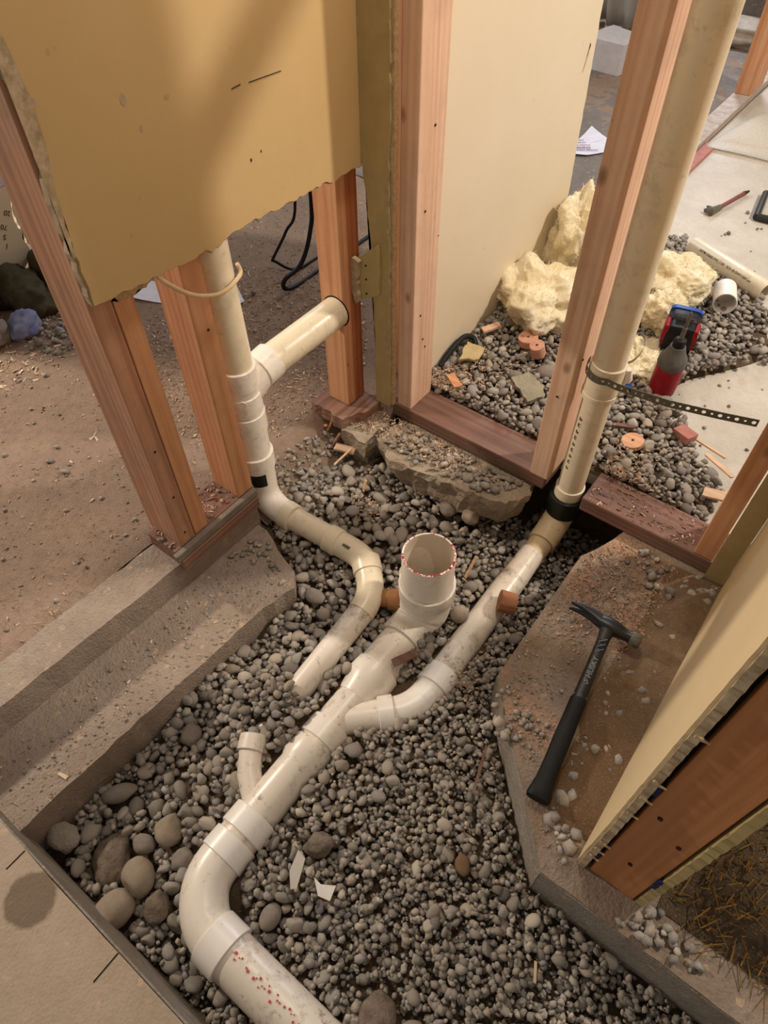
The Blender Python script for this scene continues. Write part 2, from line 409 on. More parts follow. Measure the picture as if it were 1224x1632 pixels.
ctrl = [(.05, -1.08, -.215), (.06, -.9, -.205), (.10, -.6, -.185), (.20, -1.03, -.20), (.15, -.45, -.165), (.32, -.8, -.172), (.45, -.72, -.150), (.60, -.70, -.128),
        (.60, -1.0, -.165), (.75, -.75, -.130), (.9, -.9, -.150), (1.1, -.8, -.145), (.5, -.4, -.150), (.48, -.2, -.165), (.48, -.05, -.215), (.43, .08, -.24), (.55, .05, -.25), (.30, -.15, -.155), (.22, -.35, -.165), (.12, -.20, -.135),
        (.0, -.22, -.115), (.12, -.10, -.135), (.0, -.10, -.12), (.03, -.39, -.135), (.35, -.5, -.165), (.25, -.6, -.165), (.42, -1.0, -.185), (.7, -1.08, -.19), (.4, -1.09, -.21), (.15, -.8, -.192), (-.10, -.28, -.10), (-.06, -.33, -.125), (.3, 0.0, -.20), (.2, .05, -.2), (.218, -.655, -.116), (.218, -.69, -.122), (.24, -.68, -.126), (.23, -.74, -.150), (.20, -.60, -.150), (.40, -.64, -.148), (.39, -.76, -.150), (.25, -.86, -.172), (.39, -.50, -.140), (.27, -.5, -.148), (.375, -.43, -.135), (.26, -.58, -.140), (.47, -.35, -.145), (.38, -.9, -.160), (.55, -1.05, -.175)]
CT = np.array(ctrl)
def bed_arr(X, Y):
    d2 = (X[..., None]-CT[:, 0])**2 + (Y[..., None]-CT[:, 1])**2 + 0.0006
    w_ = d2**-1.7
    return (w_*CT[:, 2]).sum(-1)/w_.sum(-1)
def bed_z(x, y): return float(bed_arr(np.array([x]), np.array([y]))[0])

def inside(poly, x, y):
    c = False; n = len(poly); j = n-1
    for i in range(n):
        if ((poly[i][1] > y) != (poly[j][1] > y)) and (x < (poly[j][0]-poly[i][0])*(y-poly[i][1])/(poly[j][1]-poly[i][1])+poly[i][0]): c = not c
        j = i
    return c
BANK = [(-.18, -.392), (-.115, -.39), (-.06, -.35), (-.03, -.30), (0.0, -.22), (.02, -.14), (-.01, -.10), (-.09, -.08), (-.09, .01), (-.18, .01)]
# dirt covered floor of the left room, its edge crumbling down into the trench
def dirt_z(x, y):
    z = -0.034 + 0.006*nz(x, y, 5, 3.1) + 0.003*nz(x, y, 22, 9) + 0.0016*nz(x, y, 70, 4)
    if x > -.17 and y < .0:
        k = smooth01((x + 0.165 - 0.02*nz(x, y, 14, 2) + .35*max(0, -y-.25))/0.12)
        z = z*(1-k) + k*(min(z, bed_z(x, y)) - .004 + .005*nz(x, y, 30))
    if y < -.5: z -= .012*smooth01(1-abs(x+0.185)/0.012)
    return z
V, F = grid_sheet(-3.2, 0.06, -1.9, 3.9, 0.02, dirt_z, lambda x, y: (x < -0.175) or (y > 0 and x < -.02) or inside(BANK, x, y))
floor_left = struct(put('floor', V, F, M_dirt, None, True, origin=(0, 0, -0.04)))
floor_left['label'] = 'brown dirt and wood dust covered floor of the left room'

# far floors beyond the right hand wall
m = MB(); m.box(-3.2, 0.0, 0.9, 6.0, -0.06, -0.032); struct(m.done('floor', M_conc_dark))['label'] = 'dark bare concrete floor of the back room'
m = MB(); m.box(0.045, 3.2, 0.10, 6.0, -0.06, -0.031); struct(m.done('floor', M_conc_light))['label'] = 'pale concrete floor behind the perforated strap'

m = MB(); m.box(-3.2, 3.2, -2.6, 6.0, -.40, -.305); struct(m.done('ground', M_soil))['label'] = 'soil under the gravel and slabs'
m = MB(); m.box(0.0, 0.80, 0.135, 1.4, -.305, -.055); m.box(-3.2, -.19, -1.9, .95, -.305, -.07); m.box(-.19, .0, .03, .95, -.305, -.07); struct(m.done('ground', M_soil))['label'] = 'packed soil behind the trench'
# curb under the left wall and the ledge in front of it
m = MB(); P = rough_line([(-0.21, -1.75), (-0.150, -1.75), (-0.116, -1.0), (-0.092, -0.60), (-0.086, -0.392), (-0.168, -0.392), (-0.174, -0.61), (-0.189, -0.94)], 0.03, 0.0022, rnd=rnd)
m.poly(P, 0.26, Matrix.Translation((0, 0, -0.298))); struct(m.done('trim_1', M_conc))['label'] = 'grey concrete curb under the left wall plate'
m = MB(); P = rough_line([(-0.16, -1.75), (0.045, -1.75), (0.047, -1.08), (0.052, -0.85), (0.066, -0.62), (0.070, -0.55), (0.088, -0.475), (0.062, -0.445), (-0.004, -0.425), (-0.06, -0.40), (-0.10, -0.40)], 0.025, 0.003, rnd=rnd)
m.poly(P, 0.20, Matrix.Translation((0, 0, -0.31)))
led = struct(m.done('trim_2', M_conc)); led['label'] = 'concrete ledge stepping down from the curb into the trench'

# right slab where the hammer lies
m = MB()
P = rough_line([(0.532, -0.106), (0.534, -0.43), (0.747, -0.658), (1.9, -0.668), (1.9, 0.095), (0.60, 0.095), (0.565, -0.03), (0.548, -0.075)], 0.02, 0.0009, rnd=rnd)
m.poly(P, 0.12, Matrix.Translation((0, 0, -0.158)))
slab_r = struct(m.done('trim_3', M_conc_sawdust)); slab_r['label'] = 'saw cut concrete slab with a diagonal corner under the hammer'
# smooth saw cut faces of that slab
m = MB()
for a, b in (((0.532, -0.106), (0.534, -0.43)), ((0.534, -0.43), (0.747, -0.658)), ((0.747, -0.658), (1.5, -0.666))):
    d = Vector((b[0]-a[0], b[1]-a[1], 0)); L = d.length; d.normalize(); n = Vector((d.y, -d.x, 0))
    Mx = Matrix.Translation((a[0]+n.x*0.0012, a[1]+n.y*0.0012, -0.153)) @ Matrix(((d.x, n.x, 0, 0), (d.y, n.y, 0, 0), (0, 0, 1, 0), (0, 0, 0, 1)))
    m.poly(rough_line([(0, 0), (L, 0), (L, 0.111), (0, 0.111)], 0.02, 0.0016, rnd=rnd), -0.003, Mx @ Matrix(((1, 0, 0, 0), (0, 0, 1, 0), (0, 1, 0, 0), (0, 0, 0, 1))))
cut = m.done('cut_face', M_conc_grey, slab_r); cut['label'] = 'smooth grey saw cut face'

# near slab in the bottom left corner
m = MB(); P = rough_line([(-1.2, -2.4), (1.0, -2.4), (1.0, -1.100), (0.30, -1.098), (0.05, -1.096), (-1.2, -1.096)], 0.05, 0.0012, rnd=rnd)
m.poly(P, 0.16, Matrix.Translation((0, 0, -0.198)))
near = struct(m.done('floor', M_conc_near, origin=(0, 0, -.198))); near['label'] = 'pale concrete slab at the near edge of the trench'
m = MB(); m.box(-0.4, 0.98, -1.0965, -1.0935, -0.196, -0.0385); c = m.done('cut_face', M_conc_grey, near); c['label'] = 'smooth grey saw cut face'
for (x, y0, y1) in ((0.116, -1.130, -1.098), (0.332, -1.140, -1.098)):
    m = MB(); m.box(x-0.0009, x+0.0009, y0, y1, -0.0386, -0.0374); c = m.done('saw_kerf', M_gap_shade, near)  # dark inlay painting the shade of an open saw cut
# sill plates
m = MB(); m.box(-0.175, -0.093, -0.600, -0.382, -0.038, 0.0, 0.002); plate_l = m.done('wall_plate', M_plate_y)
tag(plate_l, 'weathered sill plate on the left curb carrying two double studs', 'sill plate')
m = MB(); m.box(-0.093, -0.081, -0.607, -0.386, -0.020, -0.001, 0.002); c = m.done('grey_lip', M_rock_grey, plate_l); c['label'] = 'grey weathered front strip'
m = MB(); m.box(-0.093, -0.078, -0.600, -0.388, -0.050, -0.021, 0.002); c = m.done('lower_board', M_plate_y, plate_l)
m = MB(); m.box(-0.015, 0.385, 0.0, 0.088, -0.036, 0.0, 0.002); pl2 = m.done('wall_plate', M_plate_x)
tag(pl2, 'dark brown sill plate from the corner post to the middle stud, gravel behind', 'sill plate')
m = MB(); m.box(0.472, 0.80, -0.002, 0.088, -0.037, 0.0, 0.003); pl3 = m.done('wall_plate', M_plate_x)
tag(pl3, 'dark treated sill plate right of the stack pipe with perforated top', 'sill plate')
# incising marks of the treated plate: small recessed-looking slots
m = MB()
for i in range(60):
    x = rnd.uniform(0.49, 0.74); y = rnd.choice([0.012, 0.028, 0.045, 0.062]) + rnd.uniform(-.002, .002)
    m.box(x-0.004, x+0.004, y-0.0006, y+0.0006, -0.0002, 0.0004)
c = m.done('incised_slots', M_gap_shade, pl3); c['kind'] = 'stuff'

# ------------------------------------------------------------------ studs
def stud(name, x0, x1, y0, y1, z0, z1, mat, label=None, parent=None, bev=0.0025, cat='stud', rot=None):
    m = MB(); m.box(x0, x1, y0, y1, z0, z1, bev, rot); o = m.done(name, mat, parent)
    if parent is None: tag(o, label, cat)
    return o
def nails(parent, pts, axis):
    for p in pts:
        p = Vector(p); a = Vector(axis)
        tube('nail', [p - a*0.002, p + a*0.0012, p + a*0.0018], [0.0024, 0.0024, 0.0008], M_nail, parent, 8)
t = stud('wall_stud', -0.185, -0.093, -0.583, -0.547, 0.0, 1.9, M_fir_dirty, 'leftmost double stud: near board, dusty and scratched, standing on the sill plate')
nails(t, [(-0.093, -0.566, 0.03), (-0.093, -0.563, 0.13), (-0.093, -0.566, 0.25)], (1, 0, 0))
stud('wall_stud', -0.178, -0.094, -0.545, -0.511, 0.0, 1.9, M_fir_z, 'far board of the leftmost double stud, clean orange fir')
t = stud('wall_stud', -0.168, -0.0925, -0.426, -0.386, 0.0, 1.9, M_fir_z, 'clean orange stud beside the white vent pipe')
nails(t, [(-0.0925, -0.402, 0.40)], (1, 0, 0))
# stud with the hole for the vent arm
Rh = Matrix.Rotation(0.0, 4, 'Y')
tiltM = Matrix.Translation((-0.11, -0.06, 0)) @ Rh @ Matrix.Translation((0.11, 0.06, 0))
m = MB(); m.box(-0.152, -0.0925, -0.066, -0.040, -0.006, 1.9, 0.002, tiltM); st = m.done('wall_stud', M_fir_z)
tag(st, 'bored stud that the horizontal vent arm runs into, above a broken sill', 'stud')
m = MB(); m.box(-0.150, -0.0925, -0.0395, -0.008, -0.006, 1.9, 0.002, tiltM); o = m.done('wall_stud', M_old_z)
tag(o, 'dark stained stud behind the bored stud at the wall corner', 'stud')
m = MB(); m.poly([(0.0345*math.cos(a), 0.0345*math.sin(a)) for a in [k*math.pi/12 for k in range(24)]], 0.0015, Matrix.Translation((-0.112, -0.0655, 0.243)) @ Matrix.Rotation(math.pi/2, 4, 'X'))
c = m.done('bored_hole', M_gap_shade, st)  # flat dark disc painting the shade inside the hole
# corner post
t = stud('corner_post', -0.004, 0.034, 0.003, 0.085, 0.0, 1.9, M_pink_z, 'pale corner post between the two yellow wall panels', cat='post')
nails(t, [(0.034, 0.03, 0.46), (0.034, 0.05, 0.60), (0.034, 0.028, 0.24), (0.034, 0.05, 0.15), (0.034, 0.04, 0.175)], (1, 0, 0))
t = stud('wall_stud', 0.350, 0.391, -0.004, 0.080, 0.0, 1.9, M_pink_z, 'pale pinkish stud left of the thick white stack pipe')
nails(t, [(0.391, 0.02, 0.30), (0.370, -0.004, 0.22)], (1, 0, 0))
stud('wall_stud', 0.706, 0.742, 0.0, 0.082, 0.0, 1.9, M_fir_z, 'stud at the right end of the treated plate that the metal strap reaches')
stud('wall_stud', -0.022, 0.040, 2.30, 2.46, -0.002, 2.2, M_fir_z, 'far orange stud standing on the whitish plate near the carpet roll')
stud('wall_plate', -0.025, 0.043, 1.10, 2.75, -0.032, -0.002, plainish('whitish_dusty_plate', lin(196, 184, 172), lin(160, 140, 128), 30), 'dusty whitish floor plate running under the far orange stud', cat='sill plate')
stud('wood_strip', 0.046, 0.085, 1.56, 1.84, -0.031, -0.018, M_redtag, 'red painted tack strip beside the far whitish plate', cat='wood strip')

# broken plate stub and the plaster covered block above
m = MB(); P = rough_line([(-0.175, -0.105), (-0.075, -0.110), (-0.048, -0.045), (-0.050, 0.0), (-0.175, 0.0)], 0.014, 0.004, rnd=rnd)
m.poly(P, 0.034, Matrix.Translation((0, 0, -0.042))); o = m.done('broken_plate', M_plate_y)
tag(o, 'splintered stub of reddish sill plate under the bored stud', 'broken wood')
blk = thing('wood_block', 'small wood block with torn plaster nailed beside the bored stud', 'wood block', (-0.065, -0.02, 0.265))
m = MB(); m.poly(rough_line([(-0.085, 0.262), (-0.036, 0.287), (-0.036, 0.395), (-0.085, 0.352)], 0.02, 0.002, rnd=rnd), 0.02, Matrix.Translation((0, -0.006, 0)) @ Matrix.Rotation(math.pi/2, 4, 'X'))
m.done('block', M_gyp_dark, blk)
m = MB(); m.poly(rough_line([(-0.094, 0.285), (-0.083, 0.255), (-0.077, 0.262), (-0.080, 0.31), (-0.072, 0.352), (-0.089, 0.357), (-0.098, 0.325)], 0.008, 0.002, rnd=rnd), 0.010, Matrix.Translation((0, -0.0265, 0)) @ Matrix.Rotation(math.pi/2, 4, 'X'))
m.done('plaster_scrap', M_gyp, blk)
for p in ((-0.062, 0.345), (-0.062, 0.315), (-0.062, 0.283)): tube('nail', [(p[0], -0.0255, p[1]), (p[0], -0.0275, p[1])], 0.0022, M_nail, blk, 8)

# ------------------------------------------------------------------ wall panels
def yzM(x): return Matrix(((0, 0, 1, x), (1, 0, 0, 0), (0, 1, 0, 0), (0, 0, 0, 1)))   # polygon (y,z), thickness +x
bot = [(-0.582, 0.549), (-0.55, 0.546), (-0.477, 0.541), (-0.43, 0.536), (-0.382, 0.537), (-0.372, 0.529), (-0.33, 0.541), (-0.288, 0.541), (-0.217, 0.536), (-0.16, 0.534), (-0.108, 0.535), (-0.09, 0.527), (-0.04, 0.532), (-0.012, 0.526)]
botr = rough_line(bot, 0.008, 0.0022, closed=False, rnd=rnd)
left_edge = rough_line([(-0.582, 1.95), (-0.580, 1.3), (-0.583, 0.9), (-0.576, 0.83), (-0.573, 0.76), (-0.580, 0.70), (-0.582, 0.549)], 0.012, 0.002, closed=False, rnd=rnd)
wl = struct(bpy.data.objects.new('wall_left', None)); COL.objects.link(wl); wl.location = (-0.08, -0.3, 0.53); wl['label'] = 'yellow painted drywall panel cut off above the pipes'
m = MB(); m.poly(botr + [(-0.012, 1.95)] + left_edge[:-1], 0.004, yzM(-0.0795)); m.done('painted_face', M_yellow, wl)
e2 = [(y - 0.004 + rnd.uniform(-.0012, .002), z - rnd.uniform(0, .003)) for y, z in left_edge[:-1]]
b2 = [(y, z - 0.002 - rnd.uniform(0, .0025)) for y, z in botr]
m = MB(); m.poly(b2 + [(-0.012, 1.95)] + e2, 0.0115, yzM(-0.0915)); c = m.done('gypsum_core', M_gyp, wl); c['label'] = 'exposed crumbly gypsum edge'
# torn paper lips
for y0, y1 in ((-0.44, -0.37), (-0.55, -0.47), (-0.10, -0.02)):
    pts = [(y0, 0.548)] + rough_line([(y0, 0.533), ((y0+y1)/2, 0.522), (y1, 0.531)], 0.006, 0.004, closed=False, rnd=rnd) + [(y1, 0.548)]
    m = MB(); m.poly(pts, 0.001, yzM(-0.0925)); m.done('torn_paper', M_paper, wl)
ys = rough_line([(-0.583, 0.62), (-0.5775, 0.70), (-0.568, 0.755), (-0.566, 0.80), (-0.573, 0.86)], 0.012, 0.001, closed=False, rnd=rnd)
m = MB(); m.poly(ys + [(-0.586, 0.86), (-0.586, 0.62)], 0.0012, yzM(-0.0752)); c = m.done('torn_paper', M_gyp, wl)
# dents and scratches of the paint
for (y, z, r) in ((-0.455, 0.762, 0.007), (-0.44, 0.725, 0.004), (-0.269, 0.627, 0.0028), (-0.247, 0.632, 0.002), (-0.565, 0.79, 0.006)):
    m = MB(); m.poly([(y + r*0.6*math.cos(a), z + r*math.sin(a)) for a in [k*math.pi/6 for k in range(12)]], 0.0006, yzM(-0.0757)); m.done('dent', M_gyp if r > 0.0035 else M_nail, wl)
for (y0, z0, y1, z1) in ((-0.252, 0.7245, -0.188, 0.7215), (-0.285, 0.7255, -0.268, 0.7265)):
    tube('scratch', [(-0.0754, y0, z0), (-0.0754, y1, z1)], 0.0007, M_nail, wl, 6)

# narrow return of drywall beside the corner post
wb = struct(bpy.data.objects.new('wall_back', None)); COL.objects.link(wb); wb.location = (-0.04, -0.01, 0.0); wb['label'] = 'narrow olive strip of old drywall beside the corner post'
def xzM(y): return Matrix(((1, 0, 0, 0), (0, 0, 1, y), (0, 1, 0, 0), (0, 0, 0, 1)))     # polygon (x,z), thickness +y
re_ = rough_line([(-0.012, 1.95), (-0.012, 0.6), (-0.016, 0.55), (-0.013, 0.4), (-0.012, 0.0)], 0.014, 0.0018, closed=False, rnd=rnd)
le_ = rough_line([(-0.052, -0.002), (-0.053, 0.25), (-0.058, 0.40), (-0.072, 0.53), (-0.078, 0.56), (-0.0785, 1.95)], 0.014, 0.0016, closed=False, rnd=rnd)
m = MB(); m.poly(re_ + le_, 0.005, xzM(-0.015)); m.done('painted_face', M_gyp_dark, wb)
m = MB(); m.poly([(-0.0065, 1.95), (-0.006, 0.002), (-0.05, 0.002), (-0.05, 0.5), (-0.074, 0.55), (-0.074, 1.95)], 0.0095, xzM(-0.0095)); m.done('gypsum_core', M_paper, wb)
for (zc, h, w_) in ((0.49, 0.05, 0.008), (0.18, 0.055, 0.011), (0.42, 0.02, 0.006)):
    pts = rough_line([(-0.0135, zc+h), (-0.0135-w_, zc+h*0.3), (-0.0135-w_*0.9, zc-h*0.4), (-0.0135, zc-h)], 0.01, 0.0012, rnd=rnd)
    m = MB(); m.poly(pts, 0.0012, xzM(-0.0158)); m.done('torn_paper', M_gyp, wb)

# tall cream panel beyond the post
wc = struct(bpy.data.objects.new('wall_right', None)); COL.objects.link(wc); wc.location = (-0.01, 0.4, 0.0); wc['label'] = 'tall cream drywall panel beyond the corner post'
edge = rough_line([(0.757, 0.02), (0.757, 0.20), (0.752, 0.30), (0.750, 0.33), (0.745, 0.45), (0.736, 0.62), (0.73, 1.2), (0.73, 1.95)], 0.015, 0.0016, closed=False, rnd=rnd)
m = MB(); m.poly([(0.09, 1.95), (0.09, 0.02)] + edge, 0.004, yzM(-0.003)); m.done('painted_face', M_cream, wc)
m = MB(); m.poly([(0.09, 1.95), (0.09, 0.015)] + [(y-0.001+rnd.uniform(-.001, .002), z) for y, z in edge], 0.0095, yzM(-0.013)); m.done('gypsum_core', M_gyp, wc)
m = MB(); m.poly(rough_line([(0.70, 0.505), (0.712, 0.535), (0.706, 0.545), (0.694, 0.50)], 0.006, 0.001, rnd=rnd), 0.0014, yzM(0.0002)); m.done('torn_paper', M_gyp, wc)
m = MB(); m.poly(rough_line([(0.703, 0.53), (0.713, 0.55), (0.709, 0.555)], 0.006, 0.0006, rnd=rnd), 0.0014, yzM(0.0006)); m.done('dent', M_nail, wc)
# studs carrying that panel (its hidden back)
for y in (0.12, 0.68): stud('wall_stud', -0.100, -0.014, y, y+0.036, -0.03, 1.9, M_fir_z, 'hidden stud behind the %s edge of the cream panel' % ('near' if y < .5 else 'far'))

# end wall on the right: drywall, stud, drywall
we = struct(bpy.data.objects.new('wall_end', None)); COL.objects.link(we); we.location = (0.83, -0.5, -0.038); we['label'] = 'cut wall end at the right with an orange stud between two drywall sheets'
m = MB(); m.poly([(-0.016, 1.95), (-0.016, -0.037)] + rough_line([(-0.612, -0.037), (-0.617, 0.15), (-0.612, 0.4), (-0.615, 1.95)], 0.012, 0.0014, closed=False, rnd=rnd), 0.0032, yzM(0.7810)); m.done('painted_face', M_cream_shaded, we)
m = MB(); m.poly([(-0.016, 1.95), (-0.016, -0.037)] + rough_line([(-0.616, -0.037), (-0.622, 0.15), (-0.616, 0.4), (-0.619, 1.95)], 0.008, 0.0022, closed=False, rnd=rnd), 0.0095, yzM(0.7844)); c = m.done('gypsum_core', M_gyp, we); c['label'] = 'broken whitish gypsum edge'
m = MB(); m.box(0.7935, 0.8015, -0.600, -0.572, -0.037, 1.9); m.done('gap_shade_filler', M_gap_shade, we)  # dark filler painting the shade between drywall and stud
m = MB(); m.box(0.801, 0.868, -0.612, -0.574, -0.037, 1.9, 0.0015); m.done('stud', M_ply, we)
m = MB(); m.box(0.8685, 0.871, -0.600, -0.572, -0.037, 1.9); m.done('gap_shade_filler', M_gap_shade, we)  # same painted shade on the far side of the stud
m = MB(); m.poly([(-0.016, 1.95), (-0.016, -0.037)] + rough_line([(-0.612, -0.037), (-0.617, 0.2), (-0.612, 1.95)], 0.01, 0.002, closed=False, rnd=rnd), 0.011, yzM(0.8715)); m.done('drywall_back', M_gyp_dark, we)
for z0, z1, x in ((0.02, 0.055, 0.7945), (0.085, 0.10, 0.7945), (0.30, 0.33, 0.7945), (0.06, 0.10, 0.8685)):
    m = MB(); m.poly(rough_line([(x-0.001, z0), (x+0.0042, z0+0.004), (x+0.004, z1), (x-0.001, z1-0.003)], 0.006, 0.001, rnd=rnd), 0.003, xzM(-0.616)); m.done('blue_paper_scrap', M_blue, we)
for z in (0.045, 0.078, 0.11, 0.24, 0.295, 0.345, 0.47):
    m = MB(); m.poly(rough_line([(0.786, z), (0.800, z+0.003), (0.786, z+0.006)], 0.003, 0.0012, rnd=rnd), 0.002, xzM(-0.6245)); m.done('torn_paper', M_paper, we)
nm = MB()
for (x, z) in ((0.853, 0.215), (0.818, 0.255), (0.832, 0.08)):
    tube('nail', [(x, -0.612, z), (x, -0.6145, z)], 0.003, M_nail, we, 8)
m = MB(); m.poly([(0.744, 1.95), (0.744, -0.037), (0.7805, -0.037), (0.7805, 1.95)], 0.012, xzM(-0.0145)); o = struct(m.done('trim_4', M_gyp_dark)); o['label'] = 'olive drywall strip between the right stud and the cut wall end'

# ------------------------------------------------------------------ gravel surface
# pipes as capsules: (a, b, r) used to keep pebbles off the tops
ZM = -0.160
PIPES = []
def P_(a, b, r): PIPES.append((np.array(a, float), np.array(b, float), r))
P_((.32, -.33, .03), (.32, -.34, -.12), .056); P_((.322, -.34, ZM), (.322, -.60, ZM), .040); P_((.32, -.60, ZM), (.318, -.94, ZM), .042)
P_((.318, -.94, ZM), (.40, -1.01, ZM), .044); P_((.40, -1.01, ZM), (.75, -1.01, ZM), .040)
P_((.428, .02, -.09), (.426, -.10, -.150), .035); P_((.426, -.10, -.150), (.427, -.47, ZM), .033); P_((.427, -.47, ZM), (.335, -.61, ZM), .033)
P_((-.10, -.343, -.07), (.15, -.341, -.11), .030); P_((.16, -.335, -.112), (.229, -.42, -.120), .030); P_((.229, -.42, -.122), (.228, -.63, -.152), .026)

ROCKS = []   # (x,y,z,r)
TR = [(-0.10, -0.375), (-0.09, -0.20), (-0.06, -0.12), (0.00, -0.12), (0.06, -0.02), (0.35, 0.03), (0.36, 0.12), (0.60, 0.12), (0.575, -0.02), (0.535, -0.10), (0.532, -0.43), (0.745, -0.660), (1.5, -0.668), (1.5, -1.095), (0.04, -1.095), (0.05, -0.85), (0.066, -0.60), (0.088, -0.475), (0.06, -0.44), (-0.01, -0.42), (-0.06, -0.365)]

V, F = grid_sheet(-0.16, 1.5, -1.12, 0.16, 0.015, lambda x, y: bed_z(x, y) - 0.012 + 0.004*nz(x, y, 25), None)
gbed = struct(put('gravel_bed', V, F, M_soil, None, True, origin=(0.4, -0.5, -0.3))); gbed['label'] = 'grey river gravel filling the trench around the white drain pipes'

# gravel field behind the right plate
B2 = [(0.0, 0.075), (0.0, 0.75), (0.10, 1.05), (0.24, 1.15), (.34, 1.06), (.5, .98), (.62, .92), (.67, .74), (.58, .62), (.51, .52), (.47, .41), (.56, .34), (.625, .26), (.70, .215), (.705, .05), (.48, .05), (.47, .092), (.35, .092)]
def b2_z(x, y):
    e = min(1.0, max(0.0, (0.78 - x)/0.25))
    return -0.030 + 0.034*smooth01(e) + 0.014*smooth01((0.20-x)/0.2) * smooth01((y-.1)/.2) - 0.022*smooth01((y-.55)/.4) + 0.004*nz(x, y, 9, 2)
def edge_d(P, x, y):
    d = 9
    for i in range(len(P)):
        (ax_, ay_), (bx_, by_) = P[i], P[(i+1) % len(P)]; ux, uy = bx_-ax_, by_-ay_; t = max(0, min(1, ((x-ax_)*ux+(y-ay_)*uy)/(ux*ux+uy*uy)))
        d = min(d, math.hypot(x-ax_-ux*t, y-ay_-uy*t))
    return d
def b2_sheet(x, y):
    k = smooth01(edge_d(B2, x, y)/.05) if inside(B2, x, y) else 0
    if y < .13 and x < .72: k = 1
    return (b2_z(x, y)-.012)*k + (-.036)*(1-k)
V, F = grid_sheet(-0.02, 0.78, 0.086, 1.2, 0.0125, b2_sheet, None)
gb2 = struct(put('gravel_bed', V, F, M_soil, None, True, origin=(0.35, 0.5, -0.05))); gb2['label'] = 'loose grey gravel behind the brown sill plates and under the insulation'

PROTO = []
for k in range(14):
    rs = np.random.RandomState(100+k)
    fl = (1.0, rs.uniform(0.68, 0.92), rs.uniform(0.42, 0.70))
    PROTO.append((rock_shape(200+k, 1, fl, cuts=9 if k % 3 else 4, depth=0.46, bump=0.20), rock_shape(200+k, 2, fl, cuts=9 if k % 3 else 4, depth=0.46, bump=0.20)))
CAMP = np.array([0.711, -0.979, 1.08])

def gravel(parent, n, region, zfun, bbox, sizes, seed, nkeep, avoid_pipes=True, avoid=(), thin=None):
    rs = np.random.RandomState(seed)
    x0, x1, y0, y1 = bbox; st = 0.004
    gx = np.arange(x0, x1, st); gy = np.arange(y0, y1, st); X, Y = np.meshgrid(gx, gy, indexing='ij')
    H = zfun(X, Y) - 0.010
    items = []
    for k in range(n):
        x = rs.uniform(x0+.01, x1-.01); y = rs.uniform(y0+.01, y1-.01)
        if not inside(region, x, y): continue
        if thin is not None and rs.rand() > thin(x, y): continue
        r = sizes[0] * math.exp(rs.normal(0, sizes[1])); r = min(max(r, sizes[2]), sizes[3])
        if k > n*0.6: r *= 0.8
        if avoid_pipes: r *= 1.14 - 0.42*smooth01((x-.10)/.55)
        if not inside(region, x + (0.7*r), y) or not inside(region, x - 0.7*r, y) or not inside(region, x, y + 0.7*r) or not inside(region, x, y-0.7*r): continue
        i0, i1 = int((x-r-x0)/st), int((x+r-x0)/st)+1; j0, j1 = int((y-r-y0)/st), int((y+r-y0)/st)+1
        i0 = max(i0, 0); j0 = max(j0, 0)
        sub = H[i0:i1, j0:j1]
        if sub.size == 0: continue
        z = float(np.percentile(sub, 45)) + 0.40*r
        zc = float(zfun(np.array([x]), np.array([y]))[0])
        if z > zc + 0.012: continue
        p = np.array([x, y, z]); bad = False
        if avoid_pipes:
            for a, b, R in PIPES:
                ab = b-a; t = np.clip(np.dot(p-a, ab)/np.dot(ab, ab), 0, 1)
                if np.linalg.norm(p-(a+t*ab)) < R + 0.35*r: bad = True; break
        for (qx, qy, qz, qr) in avoid:
            if (x-qx)**2 + (y-qy)**2 < (qr*0.85 + 0.4*r)**2: bad = True; break
        if bad: continue
        dx = X[i0:i1, j0:j1]-x; dy = Y[i0:i1, j0:j1]-y; q = 1-(dx*dx+dy*dy)/(r*r*0.8)
        top = np.where(q > 0, z + 0.55*r*np.sqrt(np.maximum(q, 0)), -9); H[i0:i1, j0:j1] = np.maximum(sub, top)
        items.append((x, y, z, r, rs.randint(len(PROTO)), rs.rand(), rotm(rs, False), len(items)))
    # largest in view become single pebbles
    def seen(it):
        x, y, z, r = it[:4]
        i, j = int((x-x0)/st), int((y-y0)/st); i = min(i, H.shape[0]-1); j = min(j, H.shape[1]-1)
        buried = H[i, j] > z + 0.62*r
        d = np.linalg.norm(np.array([x, y, z])-CAMP)
        vis = 1.0
        c = Vector((x, y, z)) - Vector(CAMP); u = c.dot(fx)/-c.dot(fz); v = c.dot(fy)/-c.dot(fz)
        if abs(u) > 0.57 or abs(v) > 0.76: vis = 0.0
        return (0 if buried else 1) * vis * r/d
    order = sorted(items, key=seen, reverse=True)
    single, rest = order[:nkeep], order[nkeep:]
    pm = []
    for k in range(len(PROTO)):
        (V, F) = PROTO[k][1]; me = bpy.data.meshes.new('pebble'); me.from_pydata(V.tolist(), [], F.tolist()); me.materials.append(M_peb_o)
        me.polygons.foreach_set('use_smooth', np.ones(len(F), dtype=bool)); pm.append(me)
    wl_ = wloc(parent)
    for (x, y, z, r, k, t, R, _) in single:
        o = bpy.data.objects.new('pebble', pm[k]); COL.objects.link(o); o.parent = parent
        M4 = Matrix(R.tolist()).to_4x4(); o.rotation_euler = M4.to_euler(); o.scale = (r, r, r); o.location = Vector((x, y, z)) - wl_
    VV = []; FF = []; CC = []; base = 0
    for (x, y, z, r, k, t, R, _) in rest:
        V, F = PROTO[k][0]; W = (V*r) @ R.T + np.array([x, y, z]); VV.append(W); FF.append(F+base); base += len(V); CC.append(np.full(len(V), t))
    VV = np.concatenate(VV); FF = np.concatenate(FF)
    o = put('small_gravel', VV, FF, M_peb, parent, True, colors=np.concatenate(CC)); o['kind'] = 'stuff'
    print('gravel', len(items))
    return H, (x0, y0, st)

